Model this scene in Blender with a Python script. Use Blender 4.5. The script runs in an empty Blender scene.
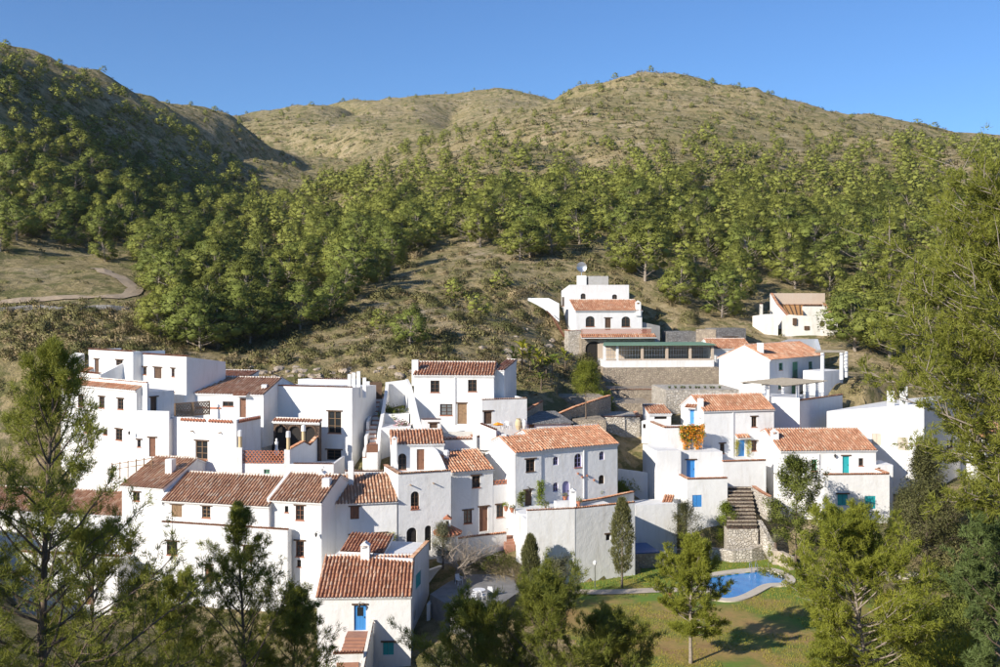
import bpy, bmesh, math, random
import numpy as np
from mathutils import Vector, Matrix

sc = bpy.context.scene
COL = sc.collection
rad = math.radians
# ------------------------------------------------------------------ camera, sky, sun, exposure
# camera stands on the opposite hillside at the origin, looking level along +Y; the lens is
# shifted down a little, so a picture point (px,py) of the 1000x667 photograph looks along
# ((px-500)/1000, 1, (300-py)/1000)
cam_d = bpy.data.cameras.new('camera'); cam = bpy.data.objects.new('camera', cam_d); COL.objects.link(cam)
cam_d.sensor_width = 36.0; cam_d.lens = 36.0; cam_d.shift_y = -0.0335
cam_d.clip_start = 0.5; cam_d.clip_end = 6000
cam.rotation_euler = (rad(90), 0, 0)
sc.camera = cam
SUN_AZ, SUN_EL = 47.5, 25.0            # degrees left of the line from village to camera, height
to_sun = Vector((-math.sin(rad(SUN_AZ))*math.cos(rad(SUN_EL)), -math.cos(rad(SUN_AZ))*math.cos(rad(SUN_EL)), math.sin(rad(SUN_EL))))
wd = bpy.data.worlds.new('World'); sc.world = wd; wd.use_nodes = True
nt = wd.node_tree; bg = nt.nodes['Background']
sky = nt.nodes.new('ShaderNodeTexSky'); sky.sky_type = 'NISHITA'; sky.sun_disc = False
sky.sun_elevation = rad(SUN_EL); sky.sun_rotation = math.atan2(to_sun.x, to_sun.y)
sky.altitude = 600; sky.air_density = 1.0; sky.dust_density = 0.25; sky.ozone_density = 8.5
nt.links.new(sky.outputs[0], bg.inputs[0]); bg.inputs[1].default_value = 0.10
sd = bpy.data.lights.new('sun', 'SUN'); sd.energy = 4.4; sd.angle = rad(0.55); sd.color = (1.0, 0.93, 0.82)
so = bpy.data.objects.new('sun', sd); COL.objects.link(so)
so.rotation_euler = to_sun.to_track_quat('Z', 'Y').to_euler()
vs = sc.view_settings; vs.view_transform = 'Standard'; vs.look = 'None'; vs.exposure = 0.64; vs.gamma = 1.0
vs.use_curve_mapping = False

# ------------------------------------------------------------------ helpers
def P(px, py, Y): return Vector(((px-500)/1000*Y, Y, (300-py)/1000*Y))

def tag(o, label=None, cat=None, group=None, kind=None):
    if label: o['label'] = label
    if cat: o['category'] = cat
    if group: o['group'] = group
    if kind: o['kind'] = kind
    return o

def fast_mesh(name, co, faces, mats=(), attr=None, nrm=None):
    """faces: (n,k) int array, k = 3 or 4"""
    co = np.asarray(co, dtype=np.float32); faces = np.asarray(faces, dtype=np.int32)
    me = bpy.data.meshes.new(name); n, k = faces.shape
    me.vertices.add(len(co)); me.vertices.foreach_set('co', co.ravel())
    me.loops.add(n*k); me.loops.foreach_set('vertex_index', faces.ravel())
    me.polygons.add(n); me.polygons.foreach_set('loop_start', np.arange(0, n*k, k, dtype=np.int32))
    me.polygons.foreach_set('loop_total', np.full(n, k, dtype=np.int32))
    for m in mats: me.materials.append(m)
    if attr is not None:
        a = me.attributes.new('tint', 'FLOAT', 'FACE'); a.data.foreach_set('value', np.asarray(attr, dtype=np.float32))
    me.update(calc_edges=True)
    if nrm is not None:
        me.polygons.foreach_set('use_smooth', np.ones(n, dtype=bool)); me.normals_split_custom_set_from_vertices(np.asarray(nrm, dtype=np.float32))
    return me

class MB:
    def __init__(s): s.v = []; s.f = []
    def add(s, vs_, fs):
        b = len(s.v); s.v += [Vector(v) for v in vs_]; s.f += [tuple(i+b for i in f) for f in fs]
    def quad(s, a, b, c, d): s.add([a, b, c, d], [(0, 1, 2, 3)])
    def poly(s, pts): s.add(pts, [tuple(range(len(pts)))])
    def hexa(s, p):       # p: 4 bottom then 4 top
        s.add(p, [(3, 2, 1, 0), (4, 5, 6, 7), (0, 1, 5, 4), (1, 2, 6, 5), (2, 3, 7, 6), (3, 0, 4, 7)])
    def box(s, c, hx, hy, hz, rz=0.0):
        c = Vector(c); ca, sa = math.cos(rz), math.sin(rz)
        pts = []
        for z in (-hz, hz):
            for x, y in ((-hx, -hy), (hx, -hy), (hx, hy), (-hx, hy)):
                pts.append(c + Vector((x*ca-y*sa, x*sa+y*ca, z)))
        s.hexa(pts)
    def fbox(s, fr, a0, a1, i0, i1, z0, z1):   # box in a wall frame: along, inward, height
        O, a, n = fr
        pts = []
        for z in (z0, z1):
            for (aa, ii) in ((a0, i0), (a1, i0), (a1, i1), (a0, i1)):
                q = O + a*aa + n*ii; pts.append(Vector((q.x, q.y, z)))
        s.hexa(pts)
    def tube(s, pts, radii, n=6, cap=True):
        pts = [Vector(p) for p in pts]; b = len(s.v)
        for i, p in enumerate(pts):
            d = (pts[min(i+1, len(pts)-1)] - pts[max(i-1, 0)]).normalized()
            x = d.cross(Vector((0.31, 0.87, 0.38))).normalized(); y = d.cross(x)
            r = radii[i] if hasattr(radii, '__len__') else radii
            for k in range(n):
                t = 2*math.pi*k/n; s.v.append(p + x*(r*math.cos(t)) + y*(r*math.sin(t)))
        for i in range(len(pts)-1):
            for k in range(n):
                k2 = (k+1) % n; s.f.append((b+i*n+k, b+i*n+k2, b+(i+1)*n+k2, b+(i+1)*n+k))
        if cap:
            s.f.append(tuple(b+k for k in range(n))[::-1]); s.f.append(tuple(b+(len(pts)-1)*n+k for k in range(n)))
    def lathe(s, c, prof, n=14):
        c = Vector(c); b = len(s.v)
        for r, z in prof:
            for k in range(n):
                t = 2*math.pi*k/n; s.v.append(c + Vector((r*math.cos(t), r*math.sin(t), z)))
        for i in range(len(prof)-1):
            for k in range(n):
                k2 = (k+1) % n; s.f.append((b+i*n+k, b+i*n+k2, b+(i+1)*n+k2, b+(i+1)*n+k))
        s.f.append(tuple(b+(len(prof)-1)*n+k for k in range(n)))
    def build(s, name, m, parent=None, origin=Vector((0, 0, 0)), kind=None, smooth=False, fix=False):
        me = bpy.data.meshes.new(name)
        me.from_pydata([tuple(v-origin) for v in s.v], [], s.f)
        if fix:
            bm = bmesh.new(); bm.from_mesh(me); bmesh.ops.remove_doubles(bm, verts=bm.verts, dist=0.0004)
            bmesh.ops.recalc_face_normals(bm, faces=bm.faces); bm.to_mesh(me); bm.free()
        if m: me.materials.append(M[m] if isinstance(m, str) else m)
        if smooth: me.polygons.foreach_set('use_smooth', [True]*len(me.polygons))
        me.update()
        o = bpy.data.objects.new(name, me); COL.objects.link(o)
        if parent is not None: o.parent = parent
        if kind: o['kind'] = kind
        return o

def link_mesh(name, me, parent=None, kind=None, loc=None):
    o = bpy.data.objects.new(name, me); COL.objects.link(o)
    if parent is not None: o.parent = parent
    if loc is not None: o.location = loc
    if kind: o['kind'] = kind
    return o

def empty(name, loc, label, cat, group=None):
    o = bpy.data.objects.new(name, None); COL.objects.link(o); o.location = loc; o.empty_display_size = 0.3
    return tag(o, label, cat, group)

# ------------------------------------------------------------------ materials
M = {}
def nodes(name):
    m = bpy.data.materials.new(name); m.use_nodes = True; t = m.node_tree; b = t.nodes['Principled BSDF']
    M[name] = m; return m, t, b
def N(t, kind, **kw):
    n = t.nodes.new(kind)
    for k, v in kw.items():
        if k.startswith('i_'): n.inputs[k[2:]].default_value = v
        else: setattr(n, k, v)
    return n
def ramp(t, fac, stops):
    r = t.nodes.new('ShaderNodeValToRGB'); cr = r.color_ramp
    while len(cr.elements) < len(stops): cr.elements.new(0.5)
    for e, (p, c) in zip(cr.elements, stops):
        e.position = p; e.color = (c[0], c[1], c[2], 1) if hasattr(c, '__len__') else (c, c, c, 1)
    t.links.new(fac, r.inputs[0]); return r.outputs[0]
def noise(t, scale, detail=4.0, rough=0.55, vec=None, dist=0.0):
    n = N(t, 'ShaderNodeTexNoise'); n.inputs['Scale'].default_value = scale; n.inputs['Detail'].default_value = detail
    n.inputs['Roughness'].default_value = rough; n.inputs['Distortion'].default_value = dist
    t.links.new(vec if vec is not None else pos(t), n.inputs['Vector']); return n.outputs['Fac']
def pos(t): return N(t, 'ShaderNodeNewGeometry').outputs['Position']
def mix(t, fac, a, b, mode='MIX'):
    n = N(t, 'ShaderNodeMix', data_type='RGBA', blend_type=mode)
    for sock, v in ((n.inputs[0], fac), (n.inputs[6], a), (n.inputs[7], b)):
        if hasattr(v, 'node'): t.links.new(v, sock)
        elif hasattr(v, '__len__'): sock.default_value = (v[0], v[1], v[2], 1)
        else: sock.default_value = v
    return n.outputs[2]
def bump(t, b, h, strength=0.5, dist=0.05):
    n = N(t, 'ShaderNodeBump'); n.inputs['Strength'].default_value = strength; n.inputs['Distance'].default_value = dist
    t.links.new(h, n.inputs['Height']); t.links.new(n.outputs[0], b.inputs['Normal']); return n
def simple(name, c1, c2=None, rough=0.8, scale=3.0, bs=0.3, bd=0.02, metal=0.0):
    m, t, b = nodes(name); c2 = c2 or tuple(x*0.75 for x in c1)
    t.links.new(ramp(t, noise(t, scale, 5), [(0.3, c1), (0.7, c2)]), b.inputs['Base Color'])
    b.inputs['Roughness'].default_value = rough; b.inputs['Metallic'].default_value = metal
    if bs: bump(t, b, noise(t, scale*4, 4), bs, bd)
    return m

# lime plaster: white, hand-trowelled, with faint grey wash-outs and a few ochre stains
def plaster(name, c, dirty):
    m, t, b = nodes(name)
    base = ramp(t, noise(t, 0.55, 5, 0.6), [(0.25, tuple(x*0.92 for x in c)), (0.75, c)])
    mp = N(t, 'ShaderNodeMapping'); mp.inputs['Scale'].default_value = (1.6, 1.6, 0.28); t.links.new(pos(t), mp.inputs[0])
    st = ramp(t, noise(t, 1.0, 6, 0.65, mp.outputs[0]), [(0.50, (0, 0, 0)), (0.78, (1, 1, 1))])
    sc_ = N(t, 'ShaderNodeMath', operation='MULTIPLY'); t.links.new(st, sc_.inputs[0]); sc_.inputs[1].default_value = dirty
    t.links.new(mix(t, sc_.outputs[0], base, (0.50, 0.46, 0.39)), b.inputs['Base Color'])
    b.inputs['Roughness'].default_value = 0.9
    a = N(t, 'ShaderNodeMath', operation='ADD'); t.links.new(noise(t, 1.5, 3), a.inputs[0])
    s2 = N(t, 'ShaderNodeMath', operation='MULTIPLY'); t.links.new(noise(t, 7.0, 4), s2.inputs[0]); s2.inputs[1].default_value = 0.35
    t.links.new(s2.outputs[0], a.inputs[1])
    bump(t, b, a.outputs[0], 0.42, 0.10)
plaster('plaster', (0.77, 0.76, 0.74), 0.48)
plaster('plaster_old', (0.72, 0.69, 0.62), 0.75)
plaster('plaster_grey', (0.40, 0.42, 0.45), 0.5)
plaster('plaster_tan', (0.50, 0.40, 0.31), 0.6)
plaster('chimney_tan', (0.62, 0.48, 0.27), 0.4)

def tilemat(name, c_a, c_b, c_c):
    m, t, b = nodes(name)
    at = N(t, 'ShaderNodeAttribute', attribute_name='tint')
    col = ramp(t, at.outputs['Fac'], [(0.0, c_a), (0.55, c_b), (0.93, c_c), (1.0, (0.55, 0.48, 0.38))])
    blot = ramp(t, noise(t, 0.9, 5, 0.65), [(0.35, (1, 1, 1)), (0.75, (0.62, 0.60, 0.58))])
    fine = ramp(t, noise(t, 9, 3), [(0.3, (0.82, 0.82, 0.82)), (0.7, (1.08, 1.08, 1.08))])
    t.links.new(mix(t, 1.0, mix(t, 1.0, col, blot, 'MULTIPLY'), fine, 'MULTIPLY'), b.inputs['Base Color'])
    b.inputs['Roughness'].default_value = 0.85; bump(t, b, noise(t, 14, 3), 0.3, 0.02)
tilemat('tile_orange', (0.46, 0.20, 0.105), (0.62, 0.31, 0.175), (0.70, 0.48, 0.33))
tilemat('tile_brown', (0.45, 0.230, 0.132), (0.60, 0.350, 0.212), (0.71, 0.54, 0.39))
tilemat('tile_red', (0.40, 0.165, 0.09), (0.54, 0.25, 0.135), (0.68, 0.45, 0.30))
simple('brick_paint', (0.50, 0.20, 0.11), (0.36, 0.13, 0.07), 0.85, 4)
simple('wood', (0.125, 0.070, 0.038), (0.07, 0.04, 0.024), 0.75, 6)
simple('wood_red', (0.22, 0.10, 0.055), (0.15, 0.065, 0.035), 0.7, 6)
simple('wood_tan', (0.30, 0.19, 0.10), (0.20, 0.12, 0.065), 0.75, 6)
simple('wood_grey', (0.33, 0.29, 0.23), (0.22, 0.19, 0.15), 0.85, 5)
simple('shutter_beige', (0.55, 0.47, 0.38), (0.48, 0.41, 0.33), 0.7, 3)
simple('paint_blue', (0.045, 0.22, 0.55), (0.06, 0.27, 0.60), 0.5, 2, 0.1)
simple('paint_teal', (0.02, 0.33, 0.36), (0.03, 0.38, 0.38), 0.5, 2, 0.1)
simple('paint_purple', (0.30, 0.27, 0.47), (0.34, 0.31, 0.50), 0.55, 2, 0.1)
simple('paint_green', (0.10, 0.30, 0.17), (0.13, 0.34, 0.20), 0.5, 2, 0.1)
simple('canvas_green', (0.14, 0.25, 0.17), (0.17, 0.29, 0.20), 0.8, 1)
simple('white_plastic', (0.80, 0.80, 0.80), (0.76, 0.76, 0.76), 0.4, 2, 0)
simple('metal_dark', (0.05, 0.05, 0.05), (0.08, 0.07, 0.06), 0.5, 6, 0.1, 0.01, 0.6)
simple('metal_pale', (0.55, 0.56, 0.57), (0.48, 0.48, 0.5), 0.35, 6, 0.05, 0.01, 0.9)
simple('terracotta_floor', (0.40, 0.20, 0.13), (0.30, 0.15, 0.10), 0.8, 2.5)
simple('path_stone', (0.52, 0.44, 0.35), (0.40, 0.34, 0.27), 0.9, 1.6, 0.4, 0.03)
simple('pool_coping', (0.60, 0.53, 0.43), (0.50, 0.44, 0.36), 0.85, 2.0, 0.3)
simple('paving_grey', (0.24, 0.23, 0.22), (0.17, 0.165, 0.16), 0.85, 1.2, 0.4, 0.03)
simple('concrete', (0.42, 0.40, 0.37), (0.34, 0.32, 0.29), 0.9, 1.5, 0.4)
simple('roof_board', (0.52, 0.28, 0.10), (0.42, 0.20, 0.07), 0.8, 2.5)
simple('tarp_blue', (0.02, 0.09, 0.27), (0.03, 0.11, 0.30), 0.35, 1.0, 0.4, 0.05)
simple('gravel', (0.40, 0.31, 0.21), (0.28, 0.21, 0.14), 0.95, 2.5, 0.6, 0.06)
simple('bark', (0.20, 0.145, 0.10), (0.11, 0.08, 0.06), 0.9, 7, 0.7, 0.05)
simple('bark_pale', (0.36, 0.30, 0.24), (0.22, 0.18, 0.14), 0.9, 7, 0.6, 0.04)
simple('rock', (0.42, 0.34, 0.26), (0.27, 0.22, 0.165), 0.9, 1.8, 0.7, 0.12)
simple('flower_orange', (0.72, 0.24, 0.01), (0.80, 0.33, 0.02), 0.6, 5, 0)
simple('flower_pink', (0.42, 0.14, 0.20), (0.55, 0.22, 0.28), 0.6, 5, 0)
simple('flower_red', (0.55, 0.05, 0.03), (0.62, 0.10, 0.04), 0.6, 5, 0)

def stone(name, c1, c2, mortar, scale):
    m, t, b = nodes(name)
    nv = N(t, 'ShaderNodeMapping'); nv.inputs['Scale'].default_value = (1, 1, 1.5); t.links.new(pos(t), nv.inputs[0])
    vo = N(t, 'ShaderNodeTexVoronoi', feature='F1'); vo.inputs['Scale'].default_value = scale; t.links.new(nv.outputs[0], vo.inputs['Vector'])
    ve = N(t, 'ShaderNodeTexVoronoi', feature='DISTANCE_TO_EDGE'); ve.inputs['Scale'].default_value = scale; t.links.new(nv.outputs[0], ve.inputs['Vector'])
    sp = N(t, 'ShaderNodeSeparateColor'); t.links.new(vo.outputs['Color'], sp.inputs[0])
    col = ramp(t, sp.outputs[0], [(0.1, c1), (0.9, c2)])
    ed = ramp(t, ve.outputs['Distance'], [(0.02, (1, 1, 1)), (0.10, (0, 0, 0))])
    col = mix(t, ed, col, mortar)
    col = mix(t, 1.0, col, ramp(t, noise(t, 1.1, 5), [(0.3, (0.75, 0.75, 0.75)), (0.7, (1.08, 1.08, 1.08))]), 'MULTIPLY')
    t.links.new(col, b.inputs['Base Color']); b.inputs['Roughness'].default_value = 0.92
    hh = ramp(t, ve.outputs['Distance'], [(0.0, (0, 0, 0)), (0.16, (1, 1, 1))])
    bump(t, b, hh, 0.8, 0.08)
stone('stone_tan', (0.50, 0.41, 0.30), (0.36, 0.29, 0.22), (0.34, 0.28, 0.21), 3.0)
stone('stone_grey', (0.30, 0.29, 0.28), (0.20, 0.19, 0.18), (0.17, 0.16, 0.15), 3.0)
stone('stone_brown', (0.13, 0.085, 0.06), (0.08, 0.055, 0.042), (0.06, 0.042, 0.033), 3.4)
stone('stone_white', (0.62, 0.57, 0.50), (0.46, 0.41, 0.34), (0.40, 0.35, 0.28), 2.6)

m, t, b = nodes('glass'); b.inputs['Base Color'].default_value = (0.025, 0.028, 0.03, 1); b.inputs['Roughness'].default_value = 0.12
m, t, b = nodes('glass_grey'); b.inputs['Base Color'].default_value = (0.16, 0.17, 0.17, 1); b.inputs['Roughness'].default_value = 0.15
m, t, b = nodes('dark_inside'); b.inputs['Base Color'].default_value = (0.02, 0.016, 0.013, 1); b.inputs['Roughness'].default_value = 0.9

m, t, b = nodes('pool_tile')
t.links.new(ramp(t, noise(t, 0.8, 3), [(0.3, (0.10, 0.52, 0.85)), (0.7, (0.14, 0.60, 0.90))]), b.inputs['Base Color']); b.inputs['Roughness'].default_value = 0.4
m, t, b = nodes('pool_water')
t.links.new(ramp(t, noise(t, 0.9, 4), [(0.3, (0.020, 0.200, 0.560)), (0.7, (0.045, 0.300, 0.680))]), b.inputs['Base Color'])
b.inputs['Roughness'].default_value = 0.06; b.inputs['IOR'].default_value = 1.33
bump(t, b, noise(t, 3.0, 4), 0.5, 0.05)

def leafmat(name, c1, c2, trans=0.25, rnd=0.35):
    m, t, b = nodes(name)
    oi = N(t, 'ShaderNodeObjectInfo')
    n = noise(t, 0.55, 3); n2 = noise(t, 5.0, 2)
    f = N(t, 'ShaderNodeMath', operation='MULTIPLY_ADD'); t.links.new(oi.outputs['Random'], f.inputs[0]); f.inputs[1].default_value = rnd
    t.links.new(n, f.inputs[2])
    g = N(t, 'ShaderNodeMath', operation='MULTIPLY_ADD'); t.links.new(n2, g.inputs[0]); g.inputs[1].default_value = 0.5; t.links.new(f.outputs[0], g.inputs[2])
    col = ramp(t, g.outputs[0], [(0.5, c1), (1.1 if False else 1.0, c2)])
    t.links.new(col, b.inputs['Base Color']); b.inputs['Roughness'].default_value = 0.65
    b.inputs['Specular IOR Level'].default_value = 0.25
    tr = N(t, 'ShaderNodeBsdfTranslucent'); t.links.new(col, tr.inputs['Color'])
    ms = N(t, 'ShaderNodeMixShader'); ms.inputs[0].default_value = trans
    t.links.new(b.outputs[0], ms.inputs[1]); t.links.new(tr.outputs[0], ms.inputs[2])
    t.links.new(ms.outputs[0], t.nodes['Material Output'].inputs[0])
leafmat('needles_deep', (0.070, 0.098, 0.020), (0.185, 0.215, 0.042), 0.12, 0.6)
leafmat('needles', (0.145, 0.165, 0.026), (0.250, 0.260, 0.042), 0.4)
leafmat('needles_far', (0.085, 0.105, 0.020), (0.235, 0.250, 0.048), 0.12, 0.6)
leafmat('needles_dark', (0.075, 0.085, 0.019), (0.130, 0.135, 0.030), 0.35)
leafmat('needles_blue', (0.085, 0.125, 0.040), (0.140, 0.185, 0.055), 0.3)
leafmat('needles_bright', (0.185, 0.215, 0.026), (0.290, 0.305, 0.040), 0.4)
leafmat('leaf_green', (0.105, 0.135, 0.024), (0.180, 0.205, 0.036), 0.3)
leafmat('leaf_fresh', (0.145, 0.205, 0.022), (0.235, 0.285, 0.032), 0.35)
leafmat('leaf_yellow', (0.27, 0.28, 0.030), (0.40, 0.37, 0.035), 0.35)
leafmat('leaf_olive', (0.155, 0.160, 0.080), (0.230, 0.225, 0.120), 0.2)
leafmat('leaf_juniper', (0.110, 0.118, 0.038), (0.175, 0.172, 0.062), 0.25)
leafmat('leaf_scrub', (0.110, 0.115, 0.034), (0.220, 0.200, 0.075), 0.1, 0.5)
leafmat('leaf_dry', (0.280, 0.215, 0.110), (0.390, 0.305, 0.165), 0.2)
leafmat('grass', (0.145, 0.225, 0.020), (0.310, 0.270, 0.045), 0.25)

# hillside: dry grass, bare soil, pale rock and low green cover
m, t, b = nodes('hillside')
big = noise(t, 0.018, 6, 0.6); mid = noise(t, 0.09, 8, 0.68); fine = noise(t, 0.8, 6, 0.7)
clump = ramp(t, noise(t, 0.22, 6, 0.72), [(0.50, (0, 0, 0)), (0.57, (0.8, 0.8, 0.8))])
col = ramp(t, mid, [(0.30, (0.255, 0.210, 0.092)), (0.46, (0.40, 0.31, 0.165)), (0.60, (0.50, 0.39, 0.24)), (0.74, (0.56, 0.46, 0.34))])
col = mix(t, ramp(t, big, [(0.42, (0, 0, 0)), (0.62, (0.5, 0.5, 0.5))]), col, (0.225, 0.200, 0.080))
col = mix(t, ramp(t, fine, [(0.46, (0, 0, 0)), (0.58, (0.6, 0.6, 0.6))]), col, (0.195, 0.165, 0.070))
col = mix(t, ramp(t, noise(t, 0.35, 6, 0.7), [(0.62, (0, 0, 0)), (0.72, (0.8, 0.8, 0.8))]), col, (0.43, 0.375, 0.30))
col = mix(t, clump, col, (0.130, 0.135, 0.046))
t.links.new(col, b.inputs['Base Color']); b.inputs['Roughness'].default_value = 0.95
b.inputs['Specular IOR Level'].default_value = 0.1
bump(t, b, noise(t, 0.35, 9, 0.72), 1.0, 1.6)
m, t, b = nodes('lawn_ground')      # watered green strip along the retaining wall, drier straw and earth towards the valley
sx = N(t, 'ShaderNodeSeparateXYZ'); t.links.new(pos(t), sx.inputs[0])
mr = N(t, 'ShaderNodeMapRange'); mr.inputs['From Min'].default_value = 87.5; mr.inputs['From Max'].default_value = 93.5; mr.inputs['To Min'].default_value = 0.035; mr.inputs['To Max'].default_value = -0.16
t.links.new(sx.outputs['Y'], mr.inputs[0])
ad = N(t, 'ShaderNodeMath', operation='ADD'); t.links.new(noise(t, 0.22, 5, 0.62), ad.inputs[0]); t.links.new(mr.outputs[0], ad.inputs[1])
col = ramp(t, ad.outputs[0], [(0.40, (0.125, 0.215, 0.018)), (0.50, (0.210, 0.205, 0.035)), (0.61, (0.35, 0.235, 0.070)), (0.74, (0.31, 0.180, 0.068))])
col = mix(t, ramp(t, noise(t, 3.0, 5, 0.7), [(0.45, (0, 0, 0)), (0.7, (0.45, 0.45, 0.45))]), col, (0.10, 0.105, 0.025))
t.links.new(col, b.inputs['Base Color']); b.inputs['Roughness'].default_value = 0.95; bump(t, b, noise(t, 12, 4), 0.7, 0.06)
# ------------------------------------------------------------------ building kit
VOLS = []
UP = Vector((0, 0, 1))
trng = np.random.default_rng(11)

def tile_field(A, B, C, D, pitch=0.31, row=0.52, r=0.098, pan=True):
    """curved tiles on the quad A(eave left) B(eave right) C(ridge right) D(ridge left)"""
    A, B, C, D = [np.array(p, dtype=float) for p in (A, B, C, D)]
    n = np.cross(B-A, D-A); n /= np.linalg.norm(n)
    if n[2] < 0: n = -n
    wid = np.linalg.norm(B-A); le = np.linalg.norm((D+C-A-B)/2)
    nc = max(2, int(round(wid/pitch))); nr = max(1, int(round(le/row)))
    i, j = np.meshgrid(np.arange(nc), np.arange(nr), indexing='ij'); i = i.ravel(); j = j.ravel()
    K = len(i)
    def at(sv, tv):
        e = A + (B-A)*sv[:, None]; g = D + (C-D)*sv[:, None]
        return e + (g-e)*tv[:, None]
    sj = (i+0.5)/nc + trng.normal(0, 0.05, K)/nc
    p0 = at(sj, j/nr - 0.02); p1 = at(sj + trng.normal(0, 0.03, K)/nc, (j+1)/nr + 0.03)
    ax = p1-p0; ax /= np.linalg.norm(ax, axis=1)[:, None]
    sd_ = np.cross(ax, n); sd_ /= np.linalg.norm(sd_, axis=1)[:, None]
    ang = np.linspace(0, math.pi, 5); lift = trng.normal(0, 0.008, K)
    vs_ = np.zeros((K, 10, 3))
    for e, (p, rr, up) in enumerate(((p0, r*1.12, 0.045), (p1, r*0.92, 0.015))):
        for a_, an in enumerate(ang):
            vs_[:, e*5+a_] = p + sd_*(rr*math.cos(an)) + n*((rr*1.25*math.sin(an)+up) + lift[:, None])
    f = np.array([[a_, a_+1, a_+6, a_+5] for a_ in range(4)])
    fc = (f[None] + (np.arange(K)*10)[:, None, None]).reshape(-1, 4)
    tint = np.repeat(np.clip(trng.beta(2.0, 2.2, K) + trng.normal(0, 0.03, K), 0, 1), 4)
    co = vs_.reshape(-1, 3)
    if pan:
        b = len(co); co = np.vstack([co, [A+n*0.02, B+n*0.02, C+n*0.02, D+n*0.02]])
        fc = np.vstack([fc, [[b, b+1, b+2, b+3]]]); tint = np.append(tint, 0.0)
    return co, fc, tint

def tile_obj(name, quads, m, parent, origin, **kw):
    cs, fs, ts, b = [], [], [], 0
    for q in quads:
        c, f, t_ = tile_field(*q, **kw); cs.append(c-np.array(origin)); fs.append(f+b); ts.append(t_); b += len(c)
    me = fast_mesh(name, np.vstack(cs), np.vstack(fs), [M[m]], np.concatenate(ts))
    return link_mesh(name, me, parent, 'stuff')

def coping(h, A, B, m='tile_orange', width=0.42, name='coping', drop=0.0):
    """row of curved tiles laid across the top of a wall from A to B (world points on the wall's top centre line)"""
    A = Vector(A); B = Vector(B); d = (B-A); d.z = 0
    if d.length < 0.15: return
    nn = Vector((-d.y, d.x, 0)).normalized()
    q = [A - nn*width/2 + UP*0.005, B - nn*width/2 + UP*0.005, B + nn*width/2 + UP*0.03, A + nn*width/2 + UP*0.03]
    return tile_obj(name, [q], m, h.o, h.org, pitch=0.24, row=0.5, r=0.095)

def lattice(h, A, B, z0, z1, m='brick_paint', cell=0.36, thick=0.14):
    """open-work screen of half-round tiles stacked in rows between A and B"""
    A = Vector(A); B = Vector(B); d = Vector((B.x-A.x, B.y-A.y, 0)); L = d.length; d.normalize(); nn = Vector((-d.y, d.x, 0))
    mb = MB(); rows = max(1, int(round((z1-z0)/(cell*0.62)))); rh = (z1-z0)/rows; nc = max(1, int(round(L/cell))); cw = L/nc
    zA = A.z; zB = B.z
    for r_ in range(rows):
        for c in range(nc + (r_ % 2)):
            s0 = (c - 0.5*(r_ % 2))*cw; k = 5; pts_o = []; pts_i = []
            for q in range(k):
                th = math.pi*q/(k-1); ss = min(max(s0+cw/2 - math.cos(th)*cw/2, 0), L)
                si = min(max(s0+cw/2 - math.cos(th)*cw*0.30, 0), L)
                zz = z0 + r_*rh + (zB-zA)*ss/L
                pts_o.append((ss, zz + math.sin(th)*rh)); pts_i.append((si, zz + math.sin(th)*rh*0.55))
            for q in range(k-1):
                a, b_, c_, e = pts_o[q], pts_o[q+1], pts_i[q+1], pts_i[q]
                pp = []
                for off in (-thick/2, thick/2):
                    for (ss, zz) in (a, b_, c_, e):
                        w_ = A + d*ss + nn*off; pp.append(Vector((w_.x, w_.y, zz)))
                mb.hexa(pp)
    return mb.build('tile_lattice', m, h.o, h.org, 'stuff')

class House:
    def __init__(s, name, org, label, cat='house', group=None):
        s.org = Vector(org); s.o = empty(name, s.org, label, cat, group)
    def add(s, mb, name, m, parent=None, kind=None, smooth=False, fix=False):
        return mb.build(name, m, parent or s.o, s.org, kind, smooth, fix)

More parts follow.
